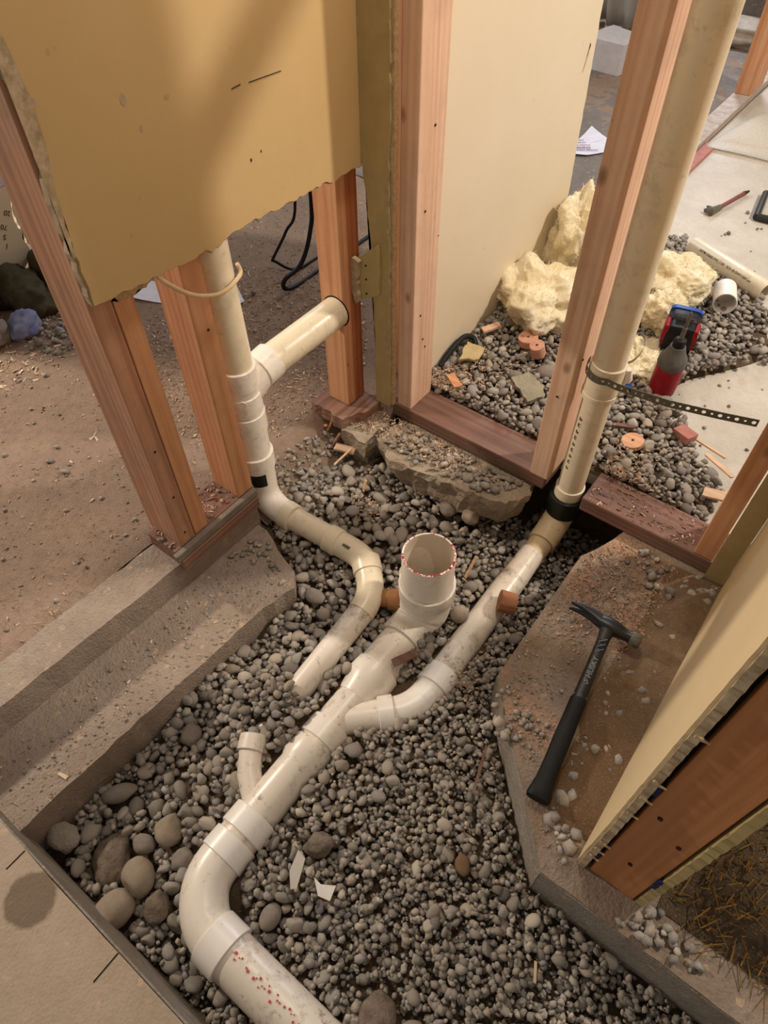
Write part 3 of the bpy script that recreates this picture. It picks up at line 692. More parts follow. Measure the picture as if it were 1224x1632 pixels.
# ------------------------------------------------------------------ big rocks
def rock(name, x, y, z, r, flat, mat, label, seed, n=3, cuts=6, bump=0.10, depth=0.7, group=None, cat='rock', rz=None, tilt=(0, 0)):
    V, F = rock_shape(seed, n, flat, cuts, depth, bump)
    M3 = (Matrix.Rotation(rz if rz is not None else seed, 3, 'Z') @ Matrix.Rotation(tilt[0], 3, 'X') @ Matrix.Rotation(tilt[1], 3, 'Y'))
    V = (V*r) @ np.array(M3).T + np.array([x, y, z])
    o = put(name, V, F, mat, None, True); tag(o, label, cat, group); ROCKS.append((x, y, z, r*max(flat[:2]))); return o
rock('cobble', .212, -.945, -.178, .030, (1, .88, .7), M_rock_tan, 'brownish squarish boulder left of the white coupling', 11, cuts=9, depth=.62)
rock('cobble', .226, -1.025, -.178, .032, (1.05, .85, .7), M_rock_tan, 'smooth oval tan cobble between the brown boulder and the near slab', 12, cuts=2, bump=.04)
rock('cobble', .092, -.955, -.185, .030, (1.1, .55, .6), M_rock_grey, 'smooth grey pointed stone lying against the ledge', 13, cuts=3, bump=.04, rz=0.9)
rock('cobble', .232, -1.078, -.180, .034, (1.05, .85, .7), M_rock_tan, 'rounded tan stone touching the near slab edge', 14, cuts=2, bump=.04)
rock('rubble_stone', .160, -1.035, -.200, .046, (1, .8, .42), M_rock_rough, 'flat rough brown rubble stone near the slab corner', 15, bump=.22)
rock('rubble_stone', .192, -.985, -.185, .021, (1, .8, .7), M_rock_grey, 'angular grey stone tucked between the two tan boulders', 16, bump=.15)
rock('rubble_stone', .262, -.962, -.180, .020, (1, .9, .7), M_rock_grey, 'blocky grey stone right of the brown boulder', 17, bump=.14)
rock('rubble_stone', .285, -1.035, -.178, .026, (1, .8, .7), M_rock_rough, 'rough grey stone beside the lowest elbow', 18, bump=.18)
rock('rubble_stone', .072, -1.062, -.185, .030, (1, .8, .5), M_conc_grey, 'pale broken stone where the ledge meets the near slab', 19, bump=.15)
rock('rubble_stone', .090, -.668, -.165, .016, (1, .8, .9), M_rock_tan, 'small squared tan stone close to the ledge face', 20, cuts=8, depth=.6)
rock('rubble_stone', .115, -.805, -.180, .023, (1, .8, .7), M_rock_grey, 'knobbly grey stone midway along the ledge', 21, bump=.25)
rock('cobble', .118, -.450, -.145, .021, (1.1, .85, .6), M_rock_grey, 'flat grey stone at the ledge end near the vent branch', 22, cuts=4)
rock('round_stone', .388, -.315, -.128, .019, (1, .95, .95), M_rock_tan, 'round speckled stone resting against the open riser', 23, cuts=0, bump=.06, cat='stone')
rock('rubble_stone', .268, -.085, -.128, .024, (1, .85, .9), M_rock_tan, 'tan lump below the broken footing edge', 24, cuts=8, bump=.12)
rock('rubble_stone', .215, -.100, -.128, .020, (1, .8, .9), M_rock_grey, 'grey stone left of the tan lump under the footing', 25, cuts=6)
rock('rubble_stone', .440, -.812, -.140, .026, (1, .75, .8), M_rock_rough, 'crumbly mortar lump beside the white coupling', 26, bump=.35)
rock('rubble_stone', .655, -.935, -.155, .034, (1, .8, .35), M_rock_rough, 'flat reddish brown stone at the lower edge of the trench', 27, cuts=3)
rock('rubble_stone', .720, -.925, -.150, .032, (1, .7, .4), M_rock_grey, 'broad flat grey stone at the bottom edge right of the brown one', 28, cuts=3)
rock('cobble', .645, -.700, -.120, .014, (.9, 1.2, .5), rock_mat('brown_stone', lin(124, 98, 76), lin(104, 82, 64)), 'small brown flat stone in the open gravel right of centre', 29, cuts=3)
rock('cobble', .442, -.935, -.165, .018, (1.2, .9, .8), M_rock_grey, 'largest oval grey pebble above the lowest pipe', 30, cuts=1, bump=.03)
rock('rubble_stone', .180, .345, .012, .022, (1, .8, .3), M_conc_light, 'flat pale shard of concrete beside the wooden plugs', 31, cuts=8) if False else None
rock('cobble', .230, .295, .014, .027, (1.1, .9, .6), M_rock_grey, 'smooth grey cobble just left of the pinkish stud', 32, cuts=2, bump=.03)
rock('cobble', .402, .880, -.005, .026, (1.1, .8, .5), M_rock_tan, 'flat brown stone behind the short white pipe coupling', 33, cuts=3, bump=.04)
rock('cobble', .440, .935, -.015, .020, (1.2, .7, .5), M_rock_tan, 'brown stone between the coupling and the pipe offcut', 34, cuts=3)

# white tile shards
def shard(name, pts, th, M, mat, label, cat='shard'):
    m = MB(); m.poly(pts, th, M); o = m.done(name, mat); tag(o, label, cat); return o
def placeM(x, y, z, rx=0, ry=0, rz=0): return Matrix.Translation((x, y, z)) @ Matrix.Rotation(rz, 4, 'Z') @ Matrix.Rotation(rx, 4, 'X') @ Matrix.Rotation(ry, 4, 'Y')
M_tile = plainish('white_glaze', lin(216, 212, 204), lin(206, 196, 184), 30, 0.35, 0.1)
shard('tile_shard', [(-.008, .028), (.008, .022), (.016, -.02), (.008, -.026), (-.006, -.004)], .005, placeM(.438, -.866, -.118, .35, .1, .15), M_tile, 'long white tile shard leaning in the gravel')
shard('tile_shard', [(-.018, .008), (-.004, .004), (.018, .013), (.020, -.010), (.0, -.012)], .004, placeM(.488, -.860, -.125, -.1, .1, .2), M_tile, 'small L shaped white tile shard in the gravel')
shard('concrete_shard', rough_line([(-.045, .018), (-.01, .048), (.035, .02), (.040, -.015), (.012, -.042)], .01, .003, rnd=rnd), .012, placeM(.222, .205, .014, .12, .02, .25), concrete('greenish_concrete', lin(160, 152, 130), lin(138, 130, 110), lin(120, 112, 96)), 'flat greenish concrete shard with a jagged edge, lying on the gravel', 'shard')
shard('plywood_scrap', rough_line([(-.028, -.03), (.018, -.026), (.030, .012), (.012, .022), (-.012, .034)], .01, .003, rnd=rnd), .006, placeM(.055, .225, .034, .1, -.08, .5), plainish('pale_scrap', lin(204, 184, 140), lin(182, 158, 116), 50), 'pale cracked plaster scrap at the foot of the cream wall', 'shard')

# broken footing pieces under the left part of the right plate
M_foot = concrete('broken_footing_concrete', lin(176, 162, 144), lin(150, 134, 114), lin(120, 104, 86), bump=1.0)
def footing(name, pts, z0, z1, label, mat, seed, taper=0.85):
    rs = random.Random(seed); P = rough_line(pts, 0.015, 0.004, rnd=rs); n = len(P)
    cx = sum(p[0] for p in P)/n; cy = sum(p[1] for p in P)/n
    layers = []; K = 6
    for k in range(K):
        t = k/(K-1); s = taper + (1-taper)*(t if t < .8 else .8 + (1-t)*.2)
        layers.append([(cx+(p[0]-cx)*s, cy+(p[1]-cy)*s, z0+(z1-z0)*t) for p in P])
    V = [v for L in layers for v in L]; F = []
    for k in range(K-1):
        for i in range(n):
            j = (i+1) % n; F.append([k*n+i, k*n+j, (k+1)*n+j, (k+1)*n+i])
    V = [(x+0.012*noise.noise(Vector((x*26, y*26, z*26+seed))), y+0.014*noise.noise(Vector((x*34+9, y*30, z*30+seed))), z+0.003*noise.noise(Vector((x*50, y*50, seed)))) for x, y, z in V]
    # inner top rings
    for s in (0.75, 0.45, 0.15):
        b = len(V)
        for p in P:
            x, y = cx+(p[0]-cx)*s, cy+(p[1]-cy)*s; V.append((x, y, z1+0.006*noise.noise(Vector((x*40, y*40, seed)))+0.002))
        a = b-n
        for i in range(n):
            j = (i+1) % n; F.append([a+i, a+j, b+j, b+i])
    F.append([len(V)-n+i for i in range(n)]); F.append(list(range(n))[::-1])
    o = put(name, V, F, mat, None, False); tag(o, label, 'broken concrete'); return o
footing('broken_footing', [(0.005, -0.030), (-0.004, -0.085), (0.05, -0.118), (0.11, -0.118), (0.20, -0.105), (0.28, -0.095), (0.345, -0.078), (0.375, -0.020), (0.36, 0.06), (0.01, 0.075)], -0.125, -0.043, 'large broken concrete footing jutting out under the brown sill plate', M_foot, 3)
footing('broken_footing', [(-0.080, -0.115), (-0.010, -0.120), (-0.002, -0.06), (-0.015, 0.02), (-0.095, 0.03), (-0.10, -0.06)], -0.145, -0.038, 'rocky concrete lump at the foot of the corner post', M_foot, 5, .8)

# ------------------------------------------------------------------ drain pipes
drain = thing('drain_pipe', 'main white drain line with open riser lying in the gravel trench', 'pipe', (0.32, -0.34, -0.20))
XM = 0.321
hollow('riser', (0.318, -0.333, -0.118), (0.317, -0.333, 0.040), 0.0510, 0.0472, M_pvc, drain, 64, 0.004)
tube('riser_inside', [(0.317, -0.333, .0385-i*.0075) for i in range(21)], .0470, M_inside, drain, 64, caps=False)
P = [Vector((0.317, -0.331, 0.0322))]
ring = []
for i in range(48):
    a = 2*math.pi*i/48; ring.append(a)
m = MB()
rr = random.Random(4)
for i in range(150):     # red primer dabs on the rim
    a = rr.uniform(0, 2*math.pi)
    if rr.random() > (0.95 if math.sin(a+2.3) > -0.1 else 0.30): continue
    r = rr.uniform(0.0480, 0.0505); s = rr.uniform(0.0008, 0.002)
    x, y = 0.317+r*math.cos(a), -0.333+r*math.sin(a); m.box(x-s, x+s, y-s*.6, y+s*.6, 0.0398, 0.0404)
c = m.done('red_primer_marks', M_redink, drain); c['kind'] = 'stuff'
tube('riser_socket', [(0.318, -0.333, -0.052), (0.318, -0.333, -0.0515), (0.318, -0.333, -0.053), (0.319, -0.333, -0.088), (0.319, -0.335, -0.096)], [0.0512, 0.0535, 0.0565, 0.0565, 0.053], M_pvc, drain, 48, caps=False)
tube('closet_bend', arc((0.319, -0.334, -0.090), (0.320, -0.336, ZM+0.004), (0.320, -0.405, ZM+.002), 12), [0.053]*6+[0.050]*3+[0.047]*4, M_pvc, drain, 40, caps=False)
hub('bend_socket', (0.3205, -0.385, ZM), (0.3205, -0.425, ZM), 0.049, M_pvc_dirty, drain)
tube('main_pipe', [(XM, -.41, ZM), (XM, -.53, ZM)], 0.0435, M_pvc_dirty, drain, 36)
tube('reducer', [(XM, -.500, ZM), (XM, -.5015, ZM), (XM, -.535, ZM), (XM, -.55, ZM), (XM, -.575, ZM)], [.045, .048, .048, .042, .036], M_pvc, drain, 36)
tube('wye', [(XM, -.565, ZM), (XM, -.665, ZM)], 0.035, M_pvc_dirty, drain, 36)
hub('wye_socket', (XM, -.640, ZM), (XM, -.682, ZM), .041, M_pvc, drain)
tube('short_pipe', [(XM, -.68, ZM), (XM, -.70, ZM)], 0.0375, M_pvc_dirty, drain, 36)
tube('second_wye', [(XM, -.688, ZM), (XM, -.6888, ZM), (XM, -.725, ZM), (XM, -.735, ZM), (XM, -.85, ZM)], [.038, .042, .042, .0365, .0365], M_pvc_dirty, drain, 36)
hub('coupling', (XM, -.838, ZM), (XM, -.878, ZM), .0425, M_pvc_bright, drain)
tube('short_pipe', [(XM, -.87, ZM), (XM, -.895, ZM)], 0.0375, M_pvc_dirty, drain, 36)
hub('elbow_socket', (XM, -.886, ZM), (XM, -.924, ZM), .042, M_pvc_bright, drain)
tube('elbow', [Vector((XM, -.92, ZM))] + arc((XM, -.93, ZM), (XM+.002, -.968, ZM), (.352, -.990, ZM), 7) + arc((.356, -.993, ZM), (.375, -1.008, ZM), (.41, -1.009, ZM), 6), 0.0385, M_pvc, drain, 36)
hub('elbow_socket', (.388, -1.008, ZM), (.432, -1.009, ZM), .0435, M_pvc_bright, drain)
tube('outlet_pipe', [(.42, -1.009, ZM), (.95, -1.012, ZM-.012)], 0.0385, M_pvc_dirty, drain, 36)
# red lettering along the outlet pipe
m = MB(); rr = random.Random(8)
for i in range(44):
    x = .438+i*.0042+rr.uniform(0, .001); a = math.radians(rr.uniform(76, 96) + i*0.1); r = .0391
    if rr.random() < .2: continue
    c0 = Vector((x, -1.0095-r*math.cos(a)*-1, ZM+r*math.sin(a)-.0001*i)); s = rr.uniform(.0008, .0021)
    m.box(c0.x-s, c0.x+s, c0.y-s, c0.y+s, c0.z-.0004, c0.z+.0005)
c = m.done('red_print', M_redink, drain); c['kind'] = 'stuff'
# branch from the stack
bp = [Vector((.428, -.085, -.137)), Vector((.427, -.13, -.146)), Vector((.426, -.2, -.151))]
tube('branch_pipe', bp + [Vector((.427, -.455, ZM))], [.0265, .028, .0305, .0305], M_pvc_dirty, drain, 30)
hub('branch_socket', (.427, -.425, ZM), (.427, -.468, ZM), .0362, M_pvc_bright, drain)
tube('branch_elbow', [Vector((.427, -.46, ZM))] + arc((.427, -.475, ZM), (.427, -.525, ZM), (.395, -.555, ZM), 8), .0318, M_pvc_bright, drain, 30)
hub('branch_socket', (.399, -.551, ZM), (.378, -.572, ZM), .0362, M_pvc_bright, drain)
tube('wye_arm', [(.385, -.565, ZM), (.33, -.618, ZM)], .031, M_pvc, drain, 30)
m = MB()
for i in range(7):
    x = .424-i*.0028; y = -.505-i*.0032; 
    if i % 3 != 2: m.box(x-.0009, x+.0009, y-.003, y+.003, ZM+.0292, ZM+.0299)
c = m.done('ink_print', M_ink, drain); c['kind'] = 'stuff'
# side inlet for the vent branch
tube('side_inlet', [(.318, -.835, ZM), (.262, -.795, ZM+.006), (.232, -.758, ZM+.012)], .0215, M_pvc_dirty, drain, 24)
hub('side_socket', (.240, -.768, ZM+.011), (.225, -.742, ZM+.014), .0255, M_pvc_dirty, drain)
# brown coupling next to the riser
tube('brown_coupling', [(.225, -.385, -.126), (.255, -.372, -.124), (.2555, -.372, -.124), (.290, -.357, -.122)], [.019, .019, .0225, .0225], M_copper, drain, 24)
tube('pull_ring', [(.262+.014*math.cos(a), -.322+.014*math.sin(a), -.080+.010*math.sin(a)) for a in [k*math.pi/8 for k in range(15)]], .0035, M_pvc_shade_tan, drain, 10)

# vent pipe
vent = thing('vent_pipe', 'thin white vent pipe rising behind the cut yellow panel', 'pipe', (-.12, -.33, -.12))
VX, VY = -.1235, -.335
tube('pipe', [(VX, VY-.003, .26), (VX-.0005, VY-.012, .80)], .0315, M_pvc_shade_tan, vent, 36)
VY = -.338
hub('upper_socket', (VX, VY, .228), (VX, VY, .274), .0362, M_pvc, vent)
tube('wye_body', [(VX, VY, .150), (VX, VY, .240)], .0338, M_pvc, vent, 36)
tube('wye_arm', [(VX, VY+.002, .190), (VX, VY+.022, .205), (VX, VY+.050, .225), (VX+.001, VY+.062, .230)], [.026, .031, .0335, .0335], M_pvc, vent, 36)
hub('arm_socket', (VX, VY+.048, .226), (VX+.001, VY+.088, .232), .0362, M_pvc, vent)
tube('horizontal_arm', [(VX+.001, VY+.07, .230), (-.112, -.064, .243)], .0318, M_pvc_shade_tan, vent, 36)
tube('boss', [(VX+.024, VY-.0235, .205), (VX+.0262, VY-.0257, .205)], .008, M_pvc, vent, 16)
hub('lower_socket', (VX, VY, .166), (VX, VY, .212), .0362, M_pvc, vent)
hub('lower_socket', (VX, VY, .116), (VX, VY, .163), .0378, M_pvc, vent)
tube('lower_pipe', [(VX, VY, .12), (VX+.001, VY, .02)], .0340, M_pvc, vent, 36)
hub('elbow_socket', (VX+.001, VY, .052), (VX+.001, VY, .010), .0385, M_pvc, vent)
EY, EZ = -.343, -.104
tube('elbow', [Vector((VX+.001, VY, .02)), Vector((VX+.001, VY, -.03))] + arc((VX+.001, VY, -.05), (VX+.004, EY, EZ), (-.050, EY, EZ), 10), [.0345, .0342]+[.034-.0005*i for i in range(11)], M_pvc, vent, 36)
V, F = [], []
for i in range(7):
    for j in range(6):
        a_ = math.radians(-72+i*9); V.append((VX+.001+.0349*math.cos(a_), VY+.0349*math.sin(a_), .006-.0070*j))
for i in range(6):
    for j in range(5): k = i*6+j; F.append([k, k+6, k+7, k+1])
put('tape_patch', V, F, M_rubber, vent, True)
hub('elbow_socket', (-.058, EY, EZ), (-.028, EY, EZ), .0318, M_pvc_shade_tan, vent)
E1 = EY+.010
tube('branch_pipe', [(-.04, EY, EZ), (.088, E1, EZ-.004)], .0265, M_pvc_shade_tan, vent, 30)
hub('elbow_socket', (.060, E1-.002, EZ-.003), (.092, E1, EZ-.004), .0305, M_pvc_shade_tan, vent)
tube('elbow', [Vector((.084, E1, EZ-.004)), Vector((.118, E1+.002, EZ-.005))] + arc((.128, E1+.002, EZ-.005), (.160, E1+.003, EZ-.006), (.182, E1-.018, EZ-.008), 7), .0280, M_pvc_shade_tan, vent, 30)
hub('elbow_socket', (.160, E1+.002, EZ-.006), (.187, E1-.022, EZ-.009), .0308, M_pvc_shade_tan, vent)
tube('elbow', [Vector((.176, E1-.012, EZ-.008))] + arc((.188, E1-.023, EZ-.009), (.228, E1-.056, EZ-.012), (.229, E1-.102, EZ-.017), 10), .0280, M_pvc_shade_tan, vent, 30)
tube('branch_pipe', [(.229, E1-.094, EZ-.016), (.228, -.62, -.152), (.225, -.76, -.182)], .0262, M_pvc_dirty, vent, 30)
m = MB()
for i in range(6):
    x = .112+i*.0032
    m.box(x-.001, x+.001, E1-.014, E1-.008+.002*(i % 2), EZ+.0200, EZ+.0214)
c = m.done('ink_print', M_ink, vent); c['kind'] = 'stuff'

# stack pipe
SX, SY = .434, .026
stack = thing('stack_pipe', 'thick white vertical stack pipe strapped beside the pinkish stud', 'pipe', (.43, .03, -.13))
tube('upper_pipe', [(SX+.002, SY, .29), (SX+.001, SY-.004, 1.25)], .0288, M_pvc_shade_tan, stack, 48)
hub('coupling', (SX+.001, SY, .246), (SX+.003, SY, .314), .0318, M_pvc_shade_tan, stack, 48)
hub('coupling_band', (SX+.001, SY, .238), (SX+.001, SY, .251), .0328, M_pvc_shade_tan, stack, 48)
tube('shadow_wye', [(SX+.001, SY-.003, .955), (SX+.001, SY+.03, 1.00), (SX+.001, SY+.60, 1.45)], .0300, M_pvc_shade_tan, stack, 40)  # unseen arm added above the view to cast the panel's diagonal shadow
tube('lower_pipe', [(SX, SY, -.035), (SX+.001, SY, .25)], .0272, M_pvc_shade_tan, stack, 48)
hub('bottom_socket', (SX, SY, -.010), (SX, SY, -.052), .0305, M_pvc_shade_tan, stack, 48)
hub('rubber_coupling', (SX, SY, -.036), (SX-.001, SY, -.090), .0385, M_rubber, stack, 48)
tube('elbow', [Vector((SX-.001, SY, -.085))] + arc((SX-.002, SY-.006, -.100), (SX-.004, SY-.025, -.128), (.430, -.052, -.136), 9), .0315, M_pvc_muddy, stack, 36)
tube('muddy_sleeve', [(.430, -.045, -.136), (.429, -.100, -.142)], .0265, M_pvc_muddy, stack, 30)
for i in range(9):        # printed characters down the pipe
    z = .190-i*.0165; a = math.radians(246); 
    m = MB(); c0 = Vector((SX+.0275*math.cos(a), SY+.0275*math.sin(a), z)); M4 = Matrix.Translation(c0) @ Matrix.Rotation(a-math.pi/2+math.pi, 4, 'Z') 
    m.box(-.0028, .0028, -.0004, .0004, -.004, -.0025, 0, M4); m.box(-.0028, -.0012, -.0004, .0004, -.004, .003, 0, M4)
    if i % 2: m.box(-.0028, .0028, -.0004, .0004, .002, .0035, 0, M4)
    else: m.box(.0012, .0028, -.0004, .0004, -.004, .001, 0, M4)
    c = m.done('printed_mark', M_ink, stack)

# perforated strap with real holes
def strap(name, pts, width, label, hole_r=.0033, pitch=.0125, mat=M_strap, th=.0008):
    P = [Vector(p) for p in pts]
    L = [0]
    for i in range(1, len(P)): L.append(L[-1]+(P[i]-P[i-1]).length)
    def at(s):
        s = max(0, min(L[-1], s))
        for i in range(1, len(P)):
            if s <= L[i] or i == len(P)-1:
                t = (s-L[i-1])/(L[i]-L[i-1]); return P[i-1].lerp(P[i], t), (P[i]-P[i-1]).normalized()
    up = Vector((0, 0, 1)); V = []; F = []
    N = int(L[-1]/pitch)
    for k in range(N):
        s0 = k*pitch; c = s0+pitch/2; r = hole_r*(1.0 if k % 2 else 0.62)
        outer = []; inner = []
        for q in range(16):
            a = 2*math.pi*q/16; ca, sa = math.cos(a), math.sin(a)
            f = 1/max(abs(ca), abs(sa)); ox = ca*f*pitch/2; oz = sa*f*width/2
            for lst, (dx, dz) in ((outer, (ox, oz)), (inner, (ca*r, sa*r))):
                p, t = at(c+dx); lst.append(p+up*dz)
        b = len(V); nrm = at(c)[1].cross(up).normalized()*th
        V += [tuple(v) for v in outer] + [tuple(v) for v in inner] + [tuple(v+nrm) for v in outer] + [tuple(v+nrm) for v in inner]
        for q in range(16):
            q2 = (q+1) % 16
            F.append([b+q, b+q2, b+16+q2, b+16+q]); F.append([b+32+q, b+48+q, b+48+q2, b+32+q2]); F.append([b+16+q, b+16+q2, b+48+q2, b+48+q]); F.append([b+q, b+32+q, b+32+q2, b+q2])
    o = put(name, V, F, mat, None, False); tag(o, label, 'metal strap'); return o
R0 = .0335
sp = [(SX+R0*math.cos(a), SY+R0*math.sin(a), .298+.004*math.sin(a)) for a in [math.radians(d) for d in range(170, 301, 10)]]
sp += [(.470, -.009, .298), (.56, -.008, .307), (.64, -.005, .322), (.706, -.003, .337)]
strap('perforated_strap', sp, .0145, 'perforated metal strap from the stack pipe to the right stud')
# strap offcut curled on the insulation
strap('perforated_strap', [(.335+.05*math.cos(a), .455+.06*math.sin(a), .045+.012*math.sin(a*2)) for a in [math.radians(d) for d in range(-60, 80, 10)]], .007, 'curled bit of perforated strap lying on insulation behind the stack', .0012, .009)
# white clip behind the coupling
cl = thing('pipe_clip', 'white plastic clip behind the stack pipe coupling', 'clip', (.47, .06, .2))
tube('clip_body', [(.464, .045, .248), (.470, .048, .278), (.468, .045, .30)], [.006, .009, .006], M_pvc_bright, cl, 12)
tube('clip_ear', [(.470, .046, .262), (.478, .042, .27)], [.004, .006], M_bluep, cl, 10)

# ------------------------------------------------------------------ hammer
ham = thing('hammer', 'black claw hammer with rubber grip lying on the sawdusty slab', 'hammer', (.67, -.42, -.038))
# handle from head to butt, lying nearly flat and slightly raised at the head
hz = lambda t: -.004 - .014*t
def hp(t, side=0.0): # t: 0 head .. 1 butt
    a = Vector((.648, -.246, 0)); b = Vector((.692, -.578, 0)); p = a.lerp(b, t); n = Vector((b.y-a.y, -(b.x-a.x), 0)).normalized()
    return Vector((p.x, p.y, hz(t))) + n*side
def loft(name, secs, mat, parent, smooth=True):
    """secs: list of (center, u, v, hw, hh, power) superellipse sections"""
    V = []; F = []; S_ = 20
    for (c, u, v, hw, hh, pw) in secs:
        for k in range(S_):
            a = 2*math.pi*k/S_; ca, sa = math.cos(a), math.sin(a)
            V.append(tuple(c + u*hw*math.copysign(abs(ca)**pw, ca) + v*hh*math.copysign(abs(sa)**pw, sa)))
    n = len(secs)
    for i in range(n-1):
        for k in range(S_):
            k2 = (k+1) % S_; F.append([i*S_+k, i*S_+k2, (i+1)*S_+k2, (i+1)*S_+k])
    F.append(list(range(S_))[::-1]); F.append([(n-1)*S_+k for k in range(S_)])
    o = put(name, V, F, mat, parent, smooth); sharp(o, 50); return o
hd = (hp(1)-hp(0)).normalized(); hu = Vector((-hd.y, hd.x, 0)).normalized(); hv = hd.cross(hu)*-1
if hv.z < 0: hv = -hv
loft('shaft', [(hp(t), hu, hv, w_, h_, .7) for t, w_, h_ in ((-.02, .014, .011), (.03, .013, .0105), (.08, .0105, .0095), (.25, .0105, .009), (.47, .0118, .0095), (.5, .012, .0095))], M_hammer, ham)
loft('grip', [(hp(t), hu, hv, w_, h_, .75) for t, w_, h_ in ((.455, .0125, .0098), (.462, .0138, .011), (.55, .0138, .0115), (.68, .0148, .0125), (.80, .0142, .0125), (.90, .0150, .013), (.95, .0175, .0135), (.985, .0195, .0140), (1.0, .0180, .0125))], M_grip, ham)
tube('grip_rim_line', [hp(.445, s) + Vector((0, 0, .0098+(0.0004 if abs(s) < .006 else -.003))) for s in (-.0115, -.006, 0, .006, .0115)], .0006, M_print, ham, 6)
# head: neck, face, claw (curve in the plane of the head)
hc = hp(0)
ax = Vector((.702-.573, -.237+.254, 0)).normalized()         # claw -> face direction
ay = Vector((-ax.y, ax.x, 0))
az = Vector((0, 0, 1))
def H(a, b, c): return hc + ax*a + ay*b + az*c
loft('head', [(H(-.020, .004, .002), ay, az, .011, .0115, .8), (H(-.006, .003, .002), ay, az, .0135, .0135, .7), (H(.012, .001, .002), ay, az, .0135, .0135, .7), (H(.022, 0, .001), ay, az, .0115, .0120, .8), (H(.034, -.001, .001), ay, az, .0105, .0110, 1), (H(.040, -.001, .001), ay, az, .0120, .0125, 1)], M_hammer, ham)
loft('striking_face', [(H(.040, -.001, .001), ay, az, .0125, .0130, 1), (H(.042, -.001, .001), ay, az, .0135, .0140, 1), (H(.056, -.002, .001), ay, az, .0135, .0140, 1), (H(.0585, -.002, .001), ay, az, .0115, .0120, 1)], M_face, ham)
for s in (-1, 1):   # two claw tines, a slot between them, curving down
    loft('claw', [(H(-.016, .004, .002 + s*.0058), ay, az, .0105, .0060, .6), (H(-.034, .0095, .002+s*.0063), ay, az, .0080, .0056, .6), (H(-.052, .0115, .002+s*.0078), ay, az, .0055, .0050, .6), (H(-.068, .0105, .002+s*.0090), ay, az, .0030, .0042, .6), (H(-.075, .0095, .002+s*.0094), ay, az, .0012, .0036, .6)], M_hammer, ham)
def text(s, size, mat, M4, parent, name='lettering', ext=.0003, bold=0.0):
    cu = bpy.data.curves.new(name, 'FONT'); cu.body = s; cu.size = size; cu.extrude = ext; cu.align_x = 'CENTER'; cu.align_y = 'CENTER'; cu.offset = bold
    tmp = bpy.data.objects.new('tmp', cu); COL.objects.link(tmp); bpy.context.view_layer.update()
    me = bpy.data.meshes.new_from_object(tmp.evaluated_get(bpy.context.evaluated_depsgraph_get())); bpy.data.objects.remove(tmp)
    V = [tuple(M4 @ v.co) for v in me.vertices]; F = [list(p.vertices) for p in me.polygons]; bpy.data.meshes.remove(me)
    return put(name, V, F, mat, parent, False)
def frameM(o, x, y): z = x.cross(y); return Matrix(((x.x, y.x, z.x, o.x), (x.y, y.y, z.y, o.y), (x.z, y.z, z.z, o.z), (0, 0, 0, 1)))
# word reads from the grip towards the head (bottom of letters to the right)
tx = -hd; ty = Vector((0, 0, 1)).cross(tx).normalized()
text('HUSKY', .0135, M_print, frameM(hp(.275)+Vector((0, 0, .0093)), tx, ty), ham, 'lettering', .0004, .0003)
p0 = hp(.36)+Vector((0, 0, .0094))
for (u0, v0, u1, v1) in ((-.004, -.004, .002, .000), (.002, .000, -.003, .003), (-.003, .003, .004, .005), (-.007, .001, -.003, -.003)):
    tube('husky_dog_mark' if False else 'emblem_stroke', [p0+tx*u0+ty*v0, p0+tx*u1+ty*v1], .0008, M_print, ham, 6)
for i in range(3):
    c0 = hp(.105+.032*i)+Vector((0, 0, .0094)); tube('stripe', [c0-ty*.006+tx*.005, c0+ty*.006-tx*.005], .0008, M_print, ham, 6)
    if i < 2: 
        m = MB(); m.box(-.003, .003, -.007, .007, -.0002, .0002, 0, frameM(hp(.12+.032*i)+Vector((0, 0, .0092)), (tx*.8-ty*.6).normalized(), (ty*.8+tx*.6).normalized())); m.done('navy_stripe', M_navy, ham)

# ------------------------------------------------------------------ impact driver standing nose up
dr = thing('impact_driver', 'red and black cordless driver standing nose up on the insulation', 'power tool', (.47, .44, 0))
D0 = Vector((.468, .405, .004)); up = Vector((0.0, 0.02, 1)).normalized(); bk = Vector((-.22, .97, 0)).normalized(); sd = bk.cross(up).normalized()
def Dp(a, b, c): return D0 + sd*a + bk*b + up*c
def sec(c, hw, hh, p=.85): return (c, sd, bk, hw, hh, p)
loft('rear_cap', [sec(Dp(0, 0, -.002), .024, .026), sec(Dp(0, 0, .004), .029, .031), sec(Dp(0, 0, .012), .030, .032)], M_black, dr)
loft('motor_housing', [sec(Dp(0, 0, .010), .030, .032), sec(Dp(0, 0, .04), .031, .033), sec(Dp(0, 0, .070), .030, .032), sec(Dp(0, 0, .078), .028, .030)], M_red, dr)
loft('nose_boot', [sec(Dp(0, 0, .071), .029, .031, 1), sec(Dp(0, 0, .080), .032, .034, 1), sec(Dp(0, 0, .094), .031, .033, 1), sec(Dp(0, 0, .106), .024, .025, 1), sec(Dp(0, 0, .118), .019, .019, 1), sec(Dp(0, 0, .126), .017, .017, 1)], M_greyplastic, dr)
loft('chuck', [sec(Dp(0, 0, .124), .0135, .0135, 1), sec(Dp(0, 0, .142), .0135, .0135, 1), sec(Dp(0, 0, .145), .010, .010, 1)], M_black, dr)
tube('bit', [Dp(0, 0, .142), Dp(0, 0, .172), Dp(0, 0, .173), Dp(0, 0, .205), Dp(0, 0, .212)], [.0048, .0048, .0035, .0035, .0015], M_face, dr, 8)
def bsec(c, hw, hh, p=.6): return (c, sd, up, hw, hh, p)
loft('handle', [bsec(Dp(0, .020, .050), .015, .020), bsec(Dp(0, .06, .046), .0145, .019), bsec(Dp(0, .10, .044), .0145, .018), bsec(Dp(0, .125, .044), .019, .024)], M_black, dr)
